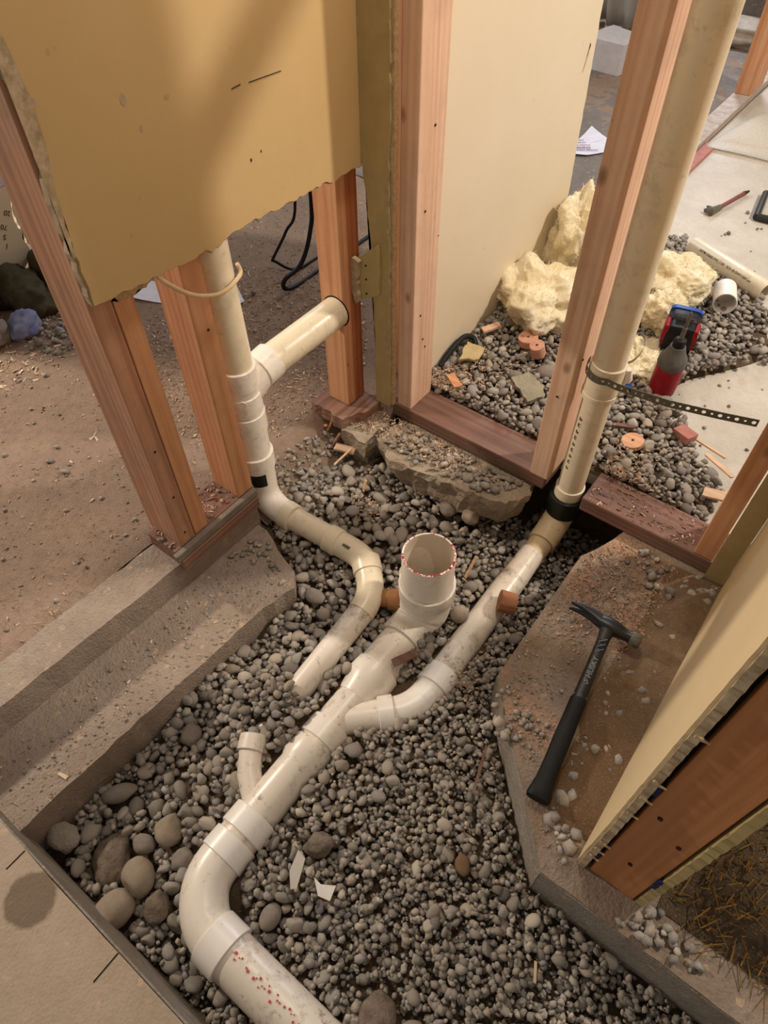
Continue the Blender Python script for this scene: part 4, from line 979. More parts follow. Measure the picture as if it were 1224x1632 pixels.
loft('battery_foot', [bsec(Dp(0, .118, .046), .030, .036, .45), bsec(Dp(0, .124, .046), .035, .046, .4), bsec(Dp(0, .150, .046), .036, .048, .4)], M_black, dr)
loft('battery', [bsec(Dp(0, .150, .046), .034, .046, .4), bsec(Dp(0, .154, .046), .037, .050, .35), bsec(Dp(0, .200, .046), .037, .050, .35), bsec(Dp(0, .206, .046), .033, .046, .4)], M_black, dr)
for s in (-1, 1): loft('red_side_rail', [bsec(Dp(s*.033, .120, .066), .006, .026, .5), bsec(Dp(s*.0345, .150, .068), .006, .028, .5)], M_red, dr)
for s in (-1, 1): loft('battery_side', [bsec(Dp(s*.0345, .155, .046), .004, .032, .5), bsec(Dp(s*.0350, .195, .046), .004, .030, .5)], M_red, dr)
m = MB(); 
loft('blue_band', [bsec(Dp(0, .196, .072), .0375, .026, .35), bsec(Dp(0, .209, .072), .0375, .026, .35)], M_bluep, dr)
loft('trigger', [bsec(Dp(0, .035, .070), .007, .008, .7), bsec(Dp(0, .058, .066), .007, .006, .7)], M_red, dr)
m = MB(); m.box(-.020, .020, -.0004, .0004, -.006, .006, 0, frameM(Dp(0, .152, .0965), sd, bk)); m.done('label_plate', M_greyplastic, dr)
loft('belt_clip', [(Dp(.036, .12, .03), up, bk, .012, .003, .6), (Dp(.040, .16, .03), up, bk, .010, .003, .6)], M_hammer, dr)

# ------------------------------------------------------------------ pipe offcuts and plugs
oc = thing('pipe_offcut', 'long white pipe offcut with printed lettering on the pale concrete', 'pipe offcut', (.42, 1.02, -.03))
OA, OB = Vector((.285, 1.075, .000)), Vector((.535, .955, .004))
d = (OB-OA).normalized()
P = [OA, OA+d*.001, OB-d*.001, OB, OB, OB-d*.001, OA+d*.03]; R = [.027, .0275, .0275, .0265, .0245, .0238, .0238]
tube('pipe_wall', P, R, M_pvc_shade_tan, oc, 36)
for k in range(2):
    an = Vector((0, 0, 1)); side = an.cross(d).normalized(); 
    dirn = (-side*.80 + an*.60).normalized() if side.y > 0 else (side*.80 + an*.60).normalized()
    if dirn.y > 0: dirn = Vector((-dirn.x, -dirn.y, dirn.z))
    o_ = OA.lerp(OB, .33+.36*k) + dirn*.0279
    text('ASTM D2665 PVC 1120' if k == 0 else 'SCH 40 DWV NSF-pw', .0095, M_ink, frameM(o_, d, dirn.cross(d).normalized()), oc, 'printed_lettering', .0002, .0001)
cp = thing('pipe_coupling', 'short white pipe coupling lying on gravel beside the blue ended battery', 'pipe fitting', (.46, .82, 0))
hollow('sleeve', (.444, .875, .022), (.470, .800, .026), .0295, .0262, M_pvc_bright, cp, 36, .02)

def disc(name, c, n, r, th, mat, label, hole=.0035, cat='wood plug'):
    c = Vector(c); n = Vector(n).normalized()
    P = [c, c, c+n*.001, c+n*(th-.001), c+n*th, c+n*th, c+n*(th-.004)]; R = [.0005, r-.001, r, r, r-.001, hole, hole*.9]
    t = thing(name, label, cat, tuple(c))
    tube('plug_body', P + [c+n*(th-.004)], R + [.0002], mat, t, 28, caps=False)
    tube('drill_hole', [c+n*(th-.0038), c+n*(th-.0030)], hole, M_gap_shade, t, 12)
    return t
disc('hole_saw_plug', (.490, .196, .008), (-.12, -.10, 1), .0235, .012, M_plug, 'orange round wood plug with centre hole lying right of the stack pipe')
disc('hole_saw_plug', (.140, .352, .024), (-.1, -.1, 1), .0245, .020, M_plug_pink, 'wide pinkish wood plug left of its narrow twin')
disc('hole_saw_plug', (.184, .322, .030), (-.15, -.30, 1), .0180, .032, M_plug_pink, 'narrow tall pinkish wood plug leaning on the wider one')
disc('hole_saw_plug', (.470, -.238, -.112), (-.80, -.35, .15), .0225, .034, M_plug_dark, 'brown wood plug leaning on the branch pipe in the trench', .003)

# wood scraps
M_scrap = wood('pale_splinter_wood', lin(196, 160, 126), lin(216, 182, 150), lin(228, 200, 172), axis='x', dirt=0.25)
def stick(label, a, b, w_, th, mat=M_scrap, cat='wood scrap', name='wood_scrap', skew=0.0):
    a, b = Vector(a), Vector(b); d = b-a; L = d.length; d.normalize(); s = Vector((0, 0, 1)).cross(d).normalized()
    m = MB(); m.poly([(0, -w_/2), (L*.97, -w_/2*(1-skew)), (L, w_*.1), (L*.98, w_/2*(1-skew)), (L*.03, w_/2)], th, frameM(a, d, s)); o = m.done(name, mat); tag(o, label, cat); return o
stick('pink chunk of broken wood between the round plug and the strap', (.552, .292, .005), (.592, .275, .008), .030, .018, M_redtag)
stick('thin pale stick pointing away from the pink wood chunk', (.596, .286, .012), (.668, .282, .0), .006, .004)
stick('pale tapered stick nearer the right stud', (.630, .262, .006), (.700, .236, .0), .010, .004)
stick('short wide shim touching the right stud', (.664, .160, .0), (.712, .170, .004), .026, .005)
stick('small pale shim right of the driver', (.478, .590, -.004), (.505, .640, -.006), .012, .006)
stick('long brown sliver left of the orange round plug', (.425, .215, .012), (.475, .235, .016), .010, .006, M_plate_x)
stick('orange wood offcut lying at the rim of the rubble below the broken plate', (-.085, -.135, -.082), (-.040, -.115, -.088), .020, .006)
stick('thin splinter crossing the gravel below the orange offcut', (-.060, -.168, -.100), (-.045, -.120, -.076), .005, .003)
stick('small upright splinter in the gravel beneath the footing', (.035, -.178, -.118), (.037, -.170, -.085), .006, .003)
stick('pale pointed splinter standing right of the open riser', (.350, -.235, -.125), (.352, -.200, -.085), .006, .003)
stick('brown leaf shaped chip beside the main pipe', (.372, -.44, -.118), (.350, -.49, -.112), .016, .003, M_plate_x)
stick('dark brown twig in the middle gravel', (.575, -.515, -.118), (.600, -.60, -.112), .005, .003, M_plate_x)
stick('thin dark twig by the end of the vent branch', (.165, -.69, -.150), (.225, -.662, -.142), .004, .003, M_plate_x)
stick('tiny white splinter in the gravel below the slab corner', (.800, -.745, -.112), (.812, -.770, -.112), .004, .002, M_romex)
stick('torn scrap of pinkish wood at the foot of the cream wall', (.035, .305, .040), (.060, .345, .046), .018, .006, M_pink_z)
stick('flat tan chip in front of the corner post gravel', (.050, .140, .020), (.090, .115, .018), .020, .004, M_fir_x)
for i, (a, b) in enumerate((((-.125, -.115, -.075), (-.105, -.105, -.02)), ((-.10, -.135, -.10), (-.08, -.115, -.05)), ((-.142, -.10, -.07), (-.12, -.122, -.045)), ((-.115, -.16, -.095), (-.085, -.145, -.09)))):
    stick(['long splinter propped under the broken plate', 'dark splinter leaning under the broken plate', 'broad curled splinter left of the broken plate', 'loose splinter on the dirt bank below the broken plate'][i], a, b, .008, .004, M_plate_y if i % 2 else M_fir_x)

# ------------------------------------------------------------------ insulation
def fluff(cx, cy, cz, sx, sy, sz, label, seed, rz=0.0, n=6):
    V, F = ico(n); V = V.copy(); o_ = Vector((seed*3.1, seed*1.7, seed*0.9))
    k = np.array([0.40*noise.noise(Vector(v)*1.3+o_) + 0.24*noise.noise(Vector(v)*2.7+o_) - 0.10*abs(noise.noise(Vector(v)*4.5+o_)) + 0.03*noise.noise(Vector(v)*10+o_) + 0.018*noise.noise(Vector(v)*26+o_) for v in V])
    W = V*(1+k)[:, None]*np.array([sx, sy, sz]); c, s = math.cos(rz), math.sin(rz)
    W = W @ np.array([[c, s, 0], [-s, c, 0], [0, 0, 1]]) + np.array([cx, cy, cz])
    W[:, 2] = np.maximum(W[:, 2], -.02 + 0.2*(W[:, 2]+.02))
    o = put('insulation_batt', W, F, M_fluff, None, True); tag(o, label, 'insulation')
    rs = np.random.RandomState(seed); n_ = 2600; ids = rs.randint(len(W), size=n_); ctr = np.array([cx, cy, cz]); VV = []; FF = []
    for i_ in ids:
        p = W[i_]; d_ = p-ctr; d_ = d_/(np.linalg.norm(d_)+1e-6) + rs.normal(0, .9, 3); d_ /= np.linalg.norm(d_); l_ = rs.uniform(.004, .013); sd_ = np.cross(d_, rs.normal(size=3)); sd_ = sd_/(np.linalg.norm(sd_)+1e-6)*.0005
        q = p + d_*l_*.5 + rs.normal(0, .0015, 3); e = p + d_*l_; b_ = len(VV)
        VV += [p-sd_, p+sd_, q+sd_, q-sd_, e]; FF += [[b_, b_+1, b_+2, b_+3], [b_+3, b_+2, b_+4]]
    f_ = put('loose_fibres', VV, FF, M_fluff, o, False); f_['kind'] = 'stuff'; return o
fluff(.058, .72, .11, .066, .090, .125, 'yellow insulation clump standing against the far edge of the cream wall', 1)
fluff(.092, .50, .055, .112, .135, .082, 'wide yellow insulation heap between the cream wall and the pinkish stud', 2, .3)
fluff(.185, .665, .045, .050, .060, .050, 'yellow insulation lump hidden partly by the pinkish stud', 5, .3)
fluff(.325, .80, .045, .090, .095, .060, 'pale yellow insulation heap behind the stack pipe near the coupling', 3, -.4)
fluff(.370, .64, .045, .065, .060, .050, 'yellow insulation tuft beside the driver battery', 4, .2)
fluff(.395, .475, .012, .075, .085, .030, 'flat peach coloured insulation piece under the driver', 6, .1)

# ------------------------------------------------------------------ papers, cables, far room things
def paper(name, pts, z, label, mat=M_sheet, curl=.01):
    m = MB(); m.poly(pts, .0008, Matrix.Translation((0, 0, z))); 
    bmesh.ops.subdivide_edges(m.bm, edges=m.bm.edges, cuts=2)
    cx = sum(p[0] for p in pts)/len(pts); cy = sum(p[1] for p in pts)/len(pts)
    for v in m.bm.verts: v.co.z += curl*((v.co.x-cx)**2+(v.co.y-cy)**2)/.01
    o = m.done(name, mat); 
    if label: tag(o, label, 'paper')
    return o
pp = thing('paper_sheet', 'white paper with purple print on the dark floor beyond the cream wall', 'paper', (-.30, 1.6, -.03))
o = paper('sheet', [(-.345, 1.52), (-.352, 1.712), (-.262, 1.665), (-.222, 1.560), (-.262, 1.500), (-.300, 1.478)], -.030, None, curl=.006); o.parent = pp; o.location = o.location - pp.location
M_purple = plainish('purple_print', lin(120, 90, 130), lin(150, 90, 110), 60)
for i, (s, sz) in enumerate((('Mission', .030), ('our service', .018), ('Melon', .020), ('help us to', .014), ('Delbia', .030), ('and others', .014))):
    pass
tt = Vector((-.80, -.60, 0)).normalized(); ty2 = Vector((0, 0, 1)).cross(tt)
for i, (s, sz) in enumerate((('oooooo oooooo', .013), ('Delta', .024), ('oooooo oooo', .012), ('oo oooooo', .012), ('oooooo', .018), ('oooo', .012))):
    text(s, sz, M_purple, frameM(Vector((-.272, 1.535, -.0235)) + ty2*(-.019*i) + tt*(.012+.006*i) + Vector((0, 0, .0006*i)), tt, ty2), pp, 'printed_line', .0004)
paper('paper_sheet', [(-.885, -.06), (-.905, .03), (-.80, .06), (-.78, -.02)], -.034, 'bluish white paper on the dirt floor between the two left studs', curl=.006)
paper('paper_sheet', [(-.70, .10), (-.675, .15), (-.612, .112), (-.625, .06), (-.68, .07)], -.032, 'small white paper corner right of the thin vent pipe', curl=.02)
tube_c = [(-.55, .352, .60), (-.55, .352, .201), (-.55, .335, .098), (-.55, .288, .026), (-.55, .222, .012), (-.55, .208, -.004), (-.55, .225, -.022), (-.55, .285, -.030), (-.55, .383, -.029), (-.55, .6, -.029)]
def smoothpath(P, n=6):
    P = [Vector(p) for p in P]; out = []
    for i in range(len(P)-1):
        p0, p1, p2, p3 = P[max(i-1, 0)], P[i], P[i+1], P[min(i+2, len(P)-1)]
        for k in range(n):
            t = k/n; out.append(0.5*((2*p1)+(p2-p0)*t+(2*p0-5*p1+4*p2-p3)*t*t+(3*p1-p0-3*p2+p3)*t*t*t))
    out.append(P[-1]); return out
o = tube('power_cable', smoothpath(tube_c), .0062, M_cable, None, 10); tag(o, 'thicker black cable hanging in a hook shape behind the panel', 'cable')
o = tube('power_cable', smoothpath([(-.60, .341, .55), (-.60, .341, .173), (-.60, .291, .102), (-.60, .232, .052), (-.60, .236, .040), (-.60, .307, -.020), (-.60, .40, -.030), (-.60, .56, -.030)]), .0040, M_cable, None, 10); tag(o, 'thinner dark cable bent in a sharp V beside the thicker one', 'cable')
o = tube('white_cable', smoothpath([(-.084, -.478, .60), (-.080, -.476, .545), (-.076, -.455, .512), (-.073, -.425, .484), (-.072, -.390, .466), (-.080, -.362, .456), (-.084, -.340, .456), (-.094, -.312, .458), (-.115, -.298, .46)]), .0036, M_romex, None, 10); tag(o, 'thin white cable looping from the panel edge around the vent pipe', 'cable')
o = tube('black_conduit', smoothpath([(.012, .155, .018), (.014, .20, .040), (.016, .25, .048), (.030, .27, .040), (.044, .262, .030)]), .007, M_rubber, None, 10); tag(o, 'bit of black perforated tubing at the foot of the cream wall', 'cable')

# rock foundation and old drywall of the left room
wf = struct(bpy.data.objects.new('wall_far_left', None)); COL.objects.link(wf); wf.location = (-1.25, -.2, 0); wf['label'] = 'old cream drywall sheet with pencil notes above the stone foundation'
lowe = rough_line([(-.60, -.02), (-.30, -.03), (-.225, -.012), (-.20, -.028), (-.17, -.030), (-.15, -.022), (-.13, -.004), (-.114, .006), (-.118, .030), (-.124, .055), (-.116, .075), (-.126, .10), (-.12, .135)], .012, .003, closed=False, rnd=rnd)
m = MB(); m.poly(lowe + [(-.10, .20), (-.60, .215)], .014, yzM(-1.262)); m.done('drywall_sheet', M_cream, wf)
m = MB(); m.poly(rough_line([(-.112, .03), (-.085, .010), (-.04, .0), (.12, .0), (.12, .20), (-.10, .20), (-.115, .12)], .012, .003, rnd=rnd), .012, yzM(-1.272)); m.done('drywall_sheet', M_cream, wf)
m = MB(); m.poly([(-.6, .212), (.12, .197), (.12, .30), (-.6, .30)], .02, yzM(-1.268)); m.done('white_trim_board', M_whitewrap, wf)
m = MB(); m.poly([(-.6, .262), (.12, .25), (.12, .9), (-.6, .9)], .02, yzM(-1.285)); m.done('upper_board', plainish('blue_grey_board', lin(150, 170, 172), lin(130, 150, 154), 20), wf)
ink = MB()
def wr(pts):
    for i in range(len(pts)-1):
        a = Vector((-1.2475, pts[i][0], pts[i][1])); b = Vector((-1.2475, pts[i+1][0], pts[i+1][1]))
        tube('pencil_stroke', [a, b], .0009, M_ink, wf, 5)
for (y, z, ch) in ((-.135, .135, '20'), (-.160, .105, '70'), (-.170, .08, '5'), (-.175, .055, '1'), (-.175, .165, 'p')):
    text(ch, .020, M_ink, frameM(Vector((-1.2474, y, z)), Vector((0, -1, .6)).normalized(), Vector((0, -.6, -1)).normalized()), wf, 'pencil_note', .0003)
for i, (x, y, z, r, mt, lb, fl) in enumerate((
    (-1.16, -.40, -.00, .105, M_rock_dark, 'dark foundation stone at the left frame edge under the drywall', (1, 1, .7)),
    (-1.17, -.24, -.02, .090, M_rock_dark, 'dark stone directly below the ragged drywall edge', (1, 1, .75)),
    (-1.18, -.09, -.02, .085, M_rock_dark, 'dark stone behind the leftmost stud', (1, .9, .8)),
    (-1.06, -.25, -.020, .062, M_rock_dark, 'olive dark rubble lump in front of the foundation', (1.1, .9, .8)),
    (-1.03, -.14, -.020, .058, M_rock_dark, 'dark rubble lump nearest the leftmost stud', (1, .9, .9)),
    (-.985, -.33, -.012, .048, M_bluepaint, 'blue painted rubble lump on the dirt floor at the far left', (1.1, .8, .8)),
    (-1.04, -.40, -.015, .062, M_rock_grey, 'grey rubble block beside the blue painted lump', (1.1, .8, .7)),
    (-1.02, -.09, .038, .030, M_bluepaint, 'small blue speckled stone high in the rubble', (1, .8, .8)))):
    rock('foundation_stone', x, y, z, r, fl, mt, lb, 60+i, n=4, bump=.22, cat='stone')

# far right: carpet roll, plastic, foam block, bundle, tools
V = []; F = []
nu, nv = 24, 18
def cz(u, v):
    x0 = .055 + .50*u; y0 = 1.80 + .42*v + .03*u - .25*v*(1-u)*.3
    e = min(u, 1.0, v*1.4, (1-v)*1.4); h = .012 + .060*math.sqrt(max(0, min(1, min(v, 1-v)*3.0)))*smooth01(u*5+.25)
    return (x0 + .06*v, y0 - .06*u + .03*math.sin(u*3), -.031 + h)
for i in range(nu):
    for j in range(nv): V.append(cz(i/(nu-1), j/(nv-1)))
for i in range(nu):
    for j in range(nv):
        x, y, z = cz(i/(nu-1), j/(nv-1)); V.append((x, y, -.031))
for i in range(nu-1):
    for j in range(nv-1):
        a = i*nv+j; F.append([a, a+nv, a+nv+1, a+1]); b = a+nu*nv; F.append([b, b+1, b+nv+1, b+nv])
o_ = nu*nv
for i in range(nu-1):
    for j in (0, nv-1): a = i*nv+j; F.append([a, a+nv, a+nv+o_, a+o_])
for j in range(nv-1):
    for i in (0, nu-1): a = i*nv+j; F.append([a, a+1, a+1+o_, a+o_])
o = put('carpet_pad', V, F, M_pad, None, True); tag(o, 'folded off-white carpet pad lying by the far plate', 'carpet')
# plastic sheeting
V = []; F = []
nu, nv = 60, 14
for i in range(nu):
    u = i/(nu-1); x = -1.15 + .75*u
    for j in range(nv):
        v = j/(nv-1); V.append((x + .02*math.sin(v*3+u*9), 2.75 + .035*math.sin(u*38+v*2) + .03*math.sin(u*17+1.3) + .10*(1-v)**3, -.02 + 1.0*v))
for i in range(nu-1):
    for j in range(nv-1): a = i*nv+j; F.append([a, a+nv, a+nv+1, a+1])
o = put('plastic_sheet', V, F, M_plastic, None, True); tag(o, 'cloudy plastic sheeting hanging in folds in the back room', 'plastic sheet')
md = o.modifiers.new('s', 'SOLIDIFY'); md.thickness = .002
m = MB(); m.poly(rough_line([(-.70, 2.30), (-.51, 2.28), (-.49, 2.44), (-.66, 2.50)], .05, .006, rnd=rnd), .115, Matrix.Translation((0, 0, -.032))); 
o = m.done('foam_block', M_whitewrap); tag(o, 'white foam block on the floor in front of the plastic sheeting', 'foam block')
V, F = ico(4); V = V.copy(); k = np.array([.25*noise.noise(Vector(v)*2+Vector((3, 3, 3))) + .10*noise.noise(Vector(v)*6) for v in V]); W = V*(1+k)[:, None]*np.array([.30, .09, .060]) + np.array([-.20, 2.98, .012])
W[:, 2] = np.maximum(W[:, 2], -.033); o = put('wrapped_bundle', W, F, plainish('dull_plastic_wrap', lin(176, 164, 150), lin(150, 138, 122), 30, .5), None, True); tag(o, 'crumpled greyish wrapped bundle on the far floor', 'bundle')
m = MB(); m.box(-1.6, 1.8, 3.45, 3.50, -.03, 2.2); o = struct(m.done('wall_far_back', M_yellow)); o['label'] = 'far olive yellow wall beyond the bundle'
m = MB(); m.box(-1.6, 1.8, 3.435, 3.449, -.03, .05); o = struct(m.done('baseboard_back', M_conc_dark)); o['label'] = 'dark band at the foot of the far wall'

# hand tools on the pale concrete
pr = thing('hand_tool', 'red handled snips lying on the pale concrete', 'tool', (.25, 1.42, -.03))
def upz(x, y, z): return Vector((x, y, z))
tube('handle', smoothpath([(.255, 1.39, -.022), (.272, 1.45, -.018), (.288, 1.53, -.020)]), .0065, plainish('worn_red_handle', lin(150, 84, 78), lin(110, 70, 66), 60), pr, 10)
tube('handle_tip', [(.288, 1.53, -.020), (.296, 1.555, -.020)], [.0075, .004], M_hammer, pr, 10)
tube('jaw', [(.225, 1.350, -.022), (.246, 1.345, -.018), (.258, 1.395, -.020)], [.006, .013, .009], M_face, pr, 12)
tube('jaw', [(.222, 1.380, -.022), (.25, 1.368, -.020)], [.004, .008], M_face, pr, 10)
ab = thing('angle_bracket', 'dark L shaped metal bar at the right frame edge', 'tool', (.33, 1.42, -.03))
tube('long_leg', [(.345, 1.575, -.020), (.372, 1.40, -.020)], .0105, M_hammer, ab, 10)
tube('short_leg', [(.372, 1.403, -.020), (.45, 1.41, -.020)], .0115, M_hammer, ab, 10)

# ------------------------------------------------------------------ gravel fill
allrocks = [r for r in ROCKS]
gravel(gbed, 42000, TR, bed_arr, (-.14, 1.30, -1.10, .12), (.0096, .36, .0042, .019), 5, 300, True, allrocks + [(.438, -.866, 0, .012), (.488, -.86, 0, .012)])
b2v = np.vectorize(b2_z)
ins = [(.055, .72, 0, .07), (.085, .5, 0, .07), (.15, .62, 0, .07), (.325, .80, 0, .07), (.37, .64, 0, .05), (.39, .48, 0, .05), (.445, .5, 0, .03)]
def edge_thin(x, y): return 1.0 if x < .50 or y < .4 else max(.10, 1-(x-.50)/.09)
gravel(gb2, 17000, B2, b2v, (-.01, .72, .085, 1.16), (.0100, .34, .005, .018), 9, 220, False, allrocks + ins + [(.222, .205, 0, .030), (.055, .225, 0, .025), (SX, SY+.02, 0, .05), (.140, .352, 0, .02), (.184, .322, 0, .016), (.49, .196, 0, .022), (.37, .09, 0, .02)], thin=edge_thin)

# loose stones and crumbs lying on a surface
def crumbs(name, parent, n, region, z, rr_, seed, label=None, mat=M_peb, dens=None, zf=None):
    rs = np.random.RandomState(seed); VV = []; FF = []; CC = []; base = 0
    xs = [p[0] for p in region]; ys = [p[1] for p in region]; c = 0; tries = 0
    while c < n and tries < n*30:
        tries += 1
        x = rs.uniform(min(xs), max(xs)); y = rs.uniform(min(ys), max(ys))
        if not inside(region, x, y) or (dens and rs.rand() > dens(x, y)): continue
        r = rr_[0]*math.exp(min(1.0, rs.normal(0, rr_[1])*.9)); V, F = PROTO[rs.randint(len(PROTO))][0]
        zz = (zf(x, y) if zf else z) + .42*r
        VV.append((V*r) @ rotm(rs, False).T + np.array([x, y, zz])); FF.append(F+base); base += len(V); CC.append(np.full(len(V), rs.rand())); c += 1
    o = put(name, np.concatenate(VV), np.concatenate(FF), mat, parent, True, colors=np.concatenate(CC)); o['kind'] = 'stuff'; 
    if label: o['label'] = label
    if parent is None: o['category'] = 'gravel'
    return o
def bump_d(cx, cy, s): return lambda x, y: math.exp(-((x-cx)**2+(y-cy)**2)/(s*s))
SR = [(.54, -.10), (.54, -.43), (.75, -.645), (.775, -.62), (.775, -.02), (.58, -.03)]
ham_d = lambda x, y: 0 if abs((x-.648)*.99+(y+.246)*.13) < .024 and -.60 < y < -.22 else 1
V, F = grid_sheet(.60, .782, -.62, -.02, .008, lambda x, y: -.0405 + .011*smooth01((x-.655-.03*nz(x, y, 9, 4))/.10)*smooth01((y+.60)/.06)*(1+.5*nz(x, y, 26)), lambda x, y: x+y > .115)
c = put('dirt_drift', V, F, dirt_mat('slab_dirt', lin(136, 114, 92), lin(118, 94, 70), lin(96, 78, 60)), slab_r, True)
crumbs('loose_gravel', slab_r, 210, SR, -.042, (.0082, .4), 31, dens=lambda x, y: ham_d(x, y)*(smooth01((x-.68)/.06)*smooth01((-.22-y)/.1)*.9 + .9*smooth01((.585-x)/.05)*smooth01((-.40-y)/.04) + .35*smooth01((x-.71)/.04)))
crumbs('loose_gravel', slab_r, 34, [(.60, -.10), (.775, -.10), (.775, -.015), (.60, -.015)], -.038, (.009, .35), 33)
crumbs('loose_gravel', slab_r, 50, [(.56, -.52), (.64, -.52), (.66, -.46), (.55, -.43)], -.038, (.0065, .3), 34, dens=ham_d)
crumbs('fine_crumbs', slab_r, 900, SR, -.038, (.0022, .4), 35, dens=ham_d)
crumbs('fine_crumbs', led, 500, [(-.085, -1.3), (.04, -1.3), (.05, -.85), (.08, -.48), (-.07, -.40)], -.110, (.0022, .45), 36)
crumbs('loose_gravel', led, 26, [(-.075, -.50), (.05, -.46), (.03, -.45), (-.06, -.40)], -.110, (.0065, .4), 37)
crumbs('loose_crumbs', floor_left, 260, [(-1.2, -.8), (-.19, -.9), (-.19, -.1), (-.9, .4)], 0, (.0042, .45), 38, zf=dirt_z)
crumbs('loose_gravel', floor_left, 160, [(-1.05, -.42), (-.82, -.34), (-.80, -.12), (-.95, -.10)], 0, (.0085, .35), 39, zf=dirt_z)
crumbs('loose_crumbs', plate_l, 60, [(-.17, -.60), (-.10, -.60), (-.10, -.36), (-.17, -.36)], .0, (.0028, .5), 40)
crumbs('footing_gravel', None, 260, [(.02, -.085), (.12, -.098), (.30, -.078), (.345, -.012), (.03, -.012)], -.040, (.0078, .3), 41, label='small gravel and rubble strewn on the broken footing')
bt = lambda x, y: 1.0
crumbs('loose_crumbs', floor_left, 520, [(-.15, -.34), (-.02, -.40), (.02, -.22), (-.02, -.12), (-.12, -.10)], 0, (.0055, .5), 42, zf=dirt_z)
crumbs('loose_gravel', bpy.data.objects['floor.002'], 130, [(.5, .25), (.9, .2), (.9, 1.1), (.5, 1.05)], -.031, (.0042, .5), 43)
crumbs('loose_gravel', bpy.data.objects['floor.002'], 14, [(.33, 1.06), (.5, 1.05), (.5, 1.5), (.3, 1.5)], -.031, (.009, .4), 44)
crumbs('loose_crumbs', we, 40, [(.86, -.65), (.98, -.65), (.98, -.62), (.90, -.60)], -.038, (.0075, .4), 46)

# shavings: thin flat chips
def chips(name, parent, n, region, zf, L, seed, dens=None, label=None, tone=(0, 1), thick=.0006):
    rs = np.random.RandomState(seed); V = []; F = []; C = []
    xs = [p[0] for p in region]; ys = [p[1] for p in region]; c = 0; tries = 0
    while c < n and tries < n*30:
        tries += 1
        x = rs.uniform(min(xs), max(xs)); y = rs.uniform(min(ys), max(ys))
        if not inside(region, x, y) or (dens and rs.rand() > dens(x, y)): continue
        l = L*math.exp(rs.normal(0, .45)); w_ = l*rs.uniform(.15, .5); a = rs.uniform(0, math.pi*2); z = zf(x, y) + .0012
        tx_, ty_ = math.cos(a), math.sin(a); b = len(V); tl = rs.normal(0, .25)
        for (p, q) in ((-1, -1), (1, -.6), (1, .6), (-1, 1)):
            V.append((x+tx_*p*l/2-ty_*q*w_/2, y+ty_*p*l/2+tx_*q*w_/2, z + p*tl*l/2 + (.0015 if q > 0 else 0)))
        for k in range(4): V.append((V[b+k][0], V[b+k][1], V[b+k][2]-thick))
        F += [[b, b+1, b+2, b+3], [b+7, b+6, b+5, b+4], [b, b+4, b+5, b+1], [b+1, b+5, b+6, b+2], [b+2, b+6, b+7, b+3], [b+3, b+7, b+4, b]]; C += [rs.uniform(*tone)]*8; c += 1
    o = put(name, V, F, M_chip, parent, False, colors=C); o['kind'] = 'stuff'
    if label: o['label'] = label
    return o
LR = [(-1.5, -1.2), (-.19, -1.2), (-.19, -.05), (-.15, .3), (-.9, 1.2), (-1.5, .6)]
chips('wood_shavings', floor_left, 5200, LR, dirt_z, .0040, 51, dens=lambda x, y: .30 + .7*smooth01(nz(x, y, 3, 5)*1.6+.4) if x < -.3 else .9)
chips('wood_shavings', floor_left, 3800, [(-.75, -.35), (-.18, -.35), (-.17, .10), (-.45, .45), (-.8, .2)], dirt_z, .0048, 52)
chips('wood_shavings', floor_left, 500, [(-1.1, -.5), (-.8, -.5), (-.8, -.1), (-1.1, -.1)], dirt_z, .009, 53)
sr_z = lambda x, y: -.0375
chips('sawdust', slab_r, 2600, SR, sr_z, .0030, 54, tone=(0, .5), dens=lambda x, y: ham_d(x, y)*(.08 + .92*smooth01((y+.34)/.2)))
chips('sawdust', gb2, 900, [(.0, .09), (.16, .09), (.13, .16), (.02, .20)], lambda x, y: b2_z(x, y)+.011, .0036, 55, tone=(.1, .6), dens=bump_d(.05, .12, .05))
chips('sawdust', gb2, 500, [(.48, .08), (.70, .09), (.62, .20), (.44, .18)], lambda x, y: b2_z(x, y)+.011, .0036, 56, tone=(.1, .6), dens=bump_d(.50, .10, .06))
chips('sawdust', gb2, 500, [(.02, .15), (.36, .12), (.4, .4), (.05, .4)], lambda x, y: b2_z(x, y)+.012, .0036, 57, tone=(.1, .6), dens=bump_d(.08, .17, .10))
foot = bpy.data.objects['broken_footing']
chips('sawdust', foot, 700, [(.0, -.09), (.22, -.09), (.22, -.01), (.0, -.01)], lambda x, y: -.030, .0036, 58, tone=(.1, .7))
chips('sawdust', bpy.data.objects['broken_footing.001'], 500, [(-.09, -.09), (-.01, -.09), (-.01, .0), (-.09, 0)], lambda x, y: -.032, .0036, 59, tone=(.1, .7))
chips('sawdust', plate_l, 250, [(-.17, -.60), (-.10, -.60), (-.10, -.36), (-.17, -.36)], lambda x, y: .0, .0040, 60)
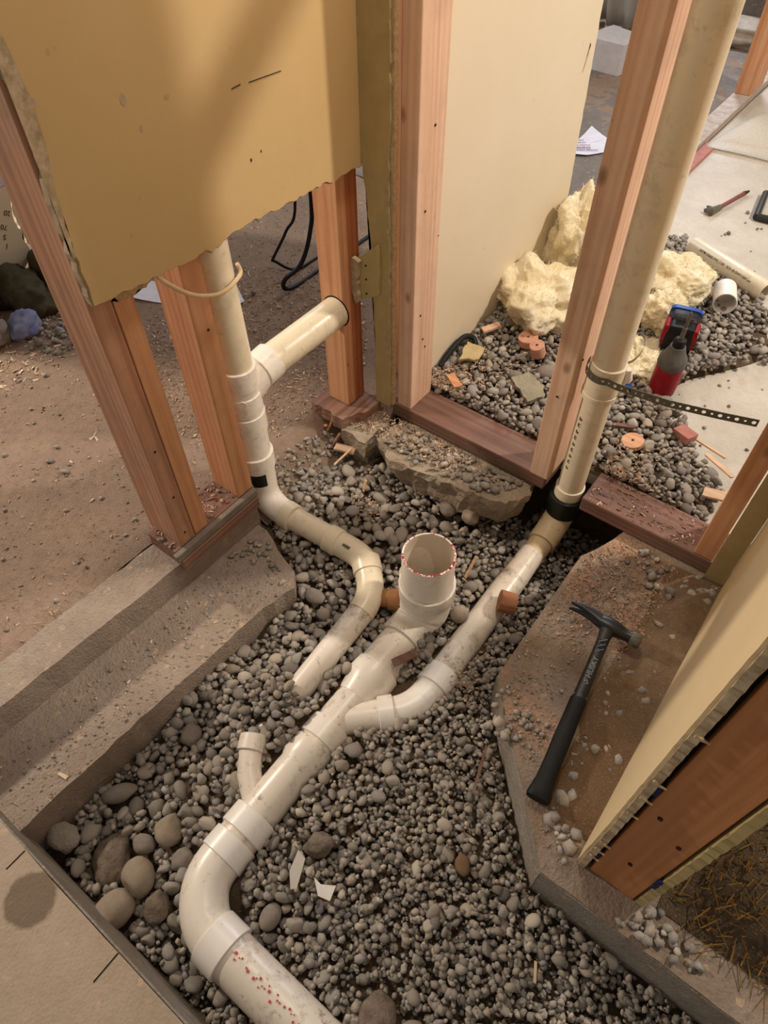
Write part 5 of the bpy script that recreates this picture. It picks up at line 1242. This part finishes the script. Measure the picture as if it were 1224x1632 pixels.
chips('sawdust', pl3, 160, [(.48, .0), (.70, .0), (.70, .085), (.48, .085)], lambda x, y: .0, .0034, 61)
chips('sawdust', gbed, 260, [(.0, -.30), (.16, -.30), (.14, -.10), (.02, -.10)], lambda x, y: bed_z(x, y)+.012, .0032, 62, tone=(.1, .6), dens=bump_d(.075, -.215, .03))
chips('sawdust', gbed, 260, [(.2, -.3), (.55, -.3), (.55, -.65), (.35, -.65)], lambda x, y: bed_z(x, y)+.012, .0030, 64, tone=(0, .6), dens=bump_d(.47, -.43, .03))
chips('sawdust', led, 260, [(-.085, -1.3), (.04, -1.3), (.05, -.85), (.08, -.48), (-.07, -.40)], lambda x, y: -.1095, .0034, 63, tone=(.3, 1))
# straw heap right of the cut wall
V = []; F = []; rs = np.random.RandomState(77)
sh = thing('straw_heap', 'heap of brown straw like fibres on the floor right of the cut wall end', 'debris', (1.0, -.5, -.038))
V, F = grid_sheet(.90, 1.5, -.60, .0, .02, lambda x, y: -.036 + .05*smooth01((x-.9)/.1)*smooth01((y+.60)/.08)*(1+.5*nz(x, y, 14)), None)
put('dirt_mound', V, F, M_soil, sh, True)
VV = []; FF = []
for i in range(1500):
    x = rs.uniform(.91, 1.35); y = rs.uniform(-.60, -.15); z = -.034 + .05*smooth01((x-.9)/.1)*smooth01((y+.60)/.08)*(1+.5*nz(x, y, 14)) + .003
    a = rs.uniform(0, 6.28); l = rs.uniform(.008, .035); b = len(VV); t_ = rs.uniform(-.3, .3)
    dx, dy = math.cos(a)*l, math.sin(a)*l
    for (p, q, r) in ((0, .0009, 0), (0, -.0009, 0), (0, 0, .0014), (1, .0007, 0), (1, -.0007, 0), (1, 0, .001)):
        VV.append((x+dx*p-math.sin(a)*q, y+dy*p+math.cos(a)*q, z+r+p*t_*l))
    FF += [[b, b+1, b+4, b+3], [b+1, b+2, b+5, b+4], [b+2, b, b+3, b+5], [b, b+2, b+1], [b+3, b+4, b+5]]
o = put('straw', VV, FF, plainish('straw_fibre', lin(164, 124, 62), lin(120, 88, 44), 60), sh, False); o['kind'] = 'stuff'
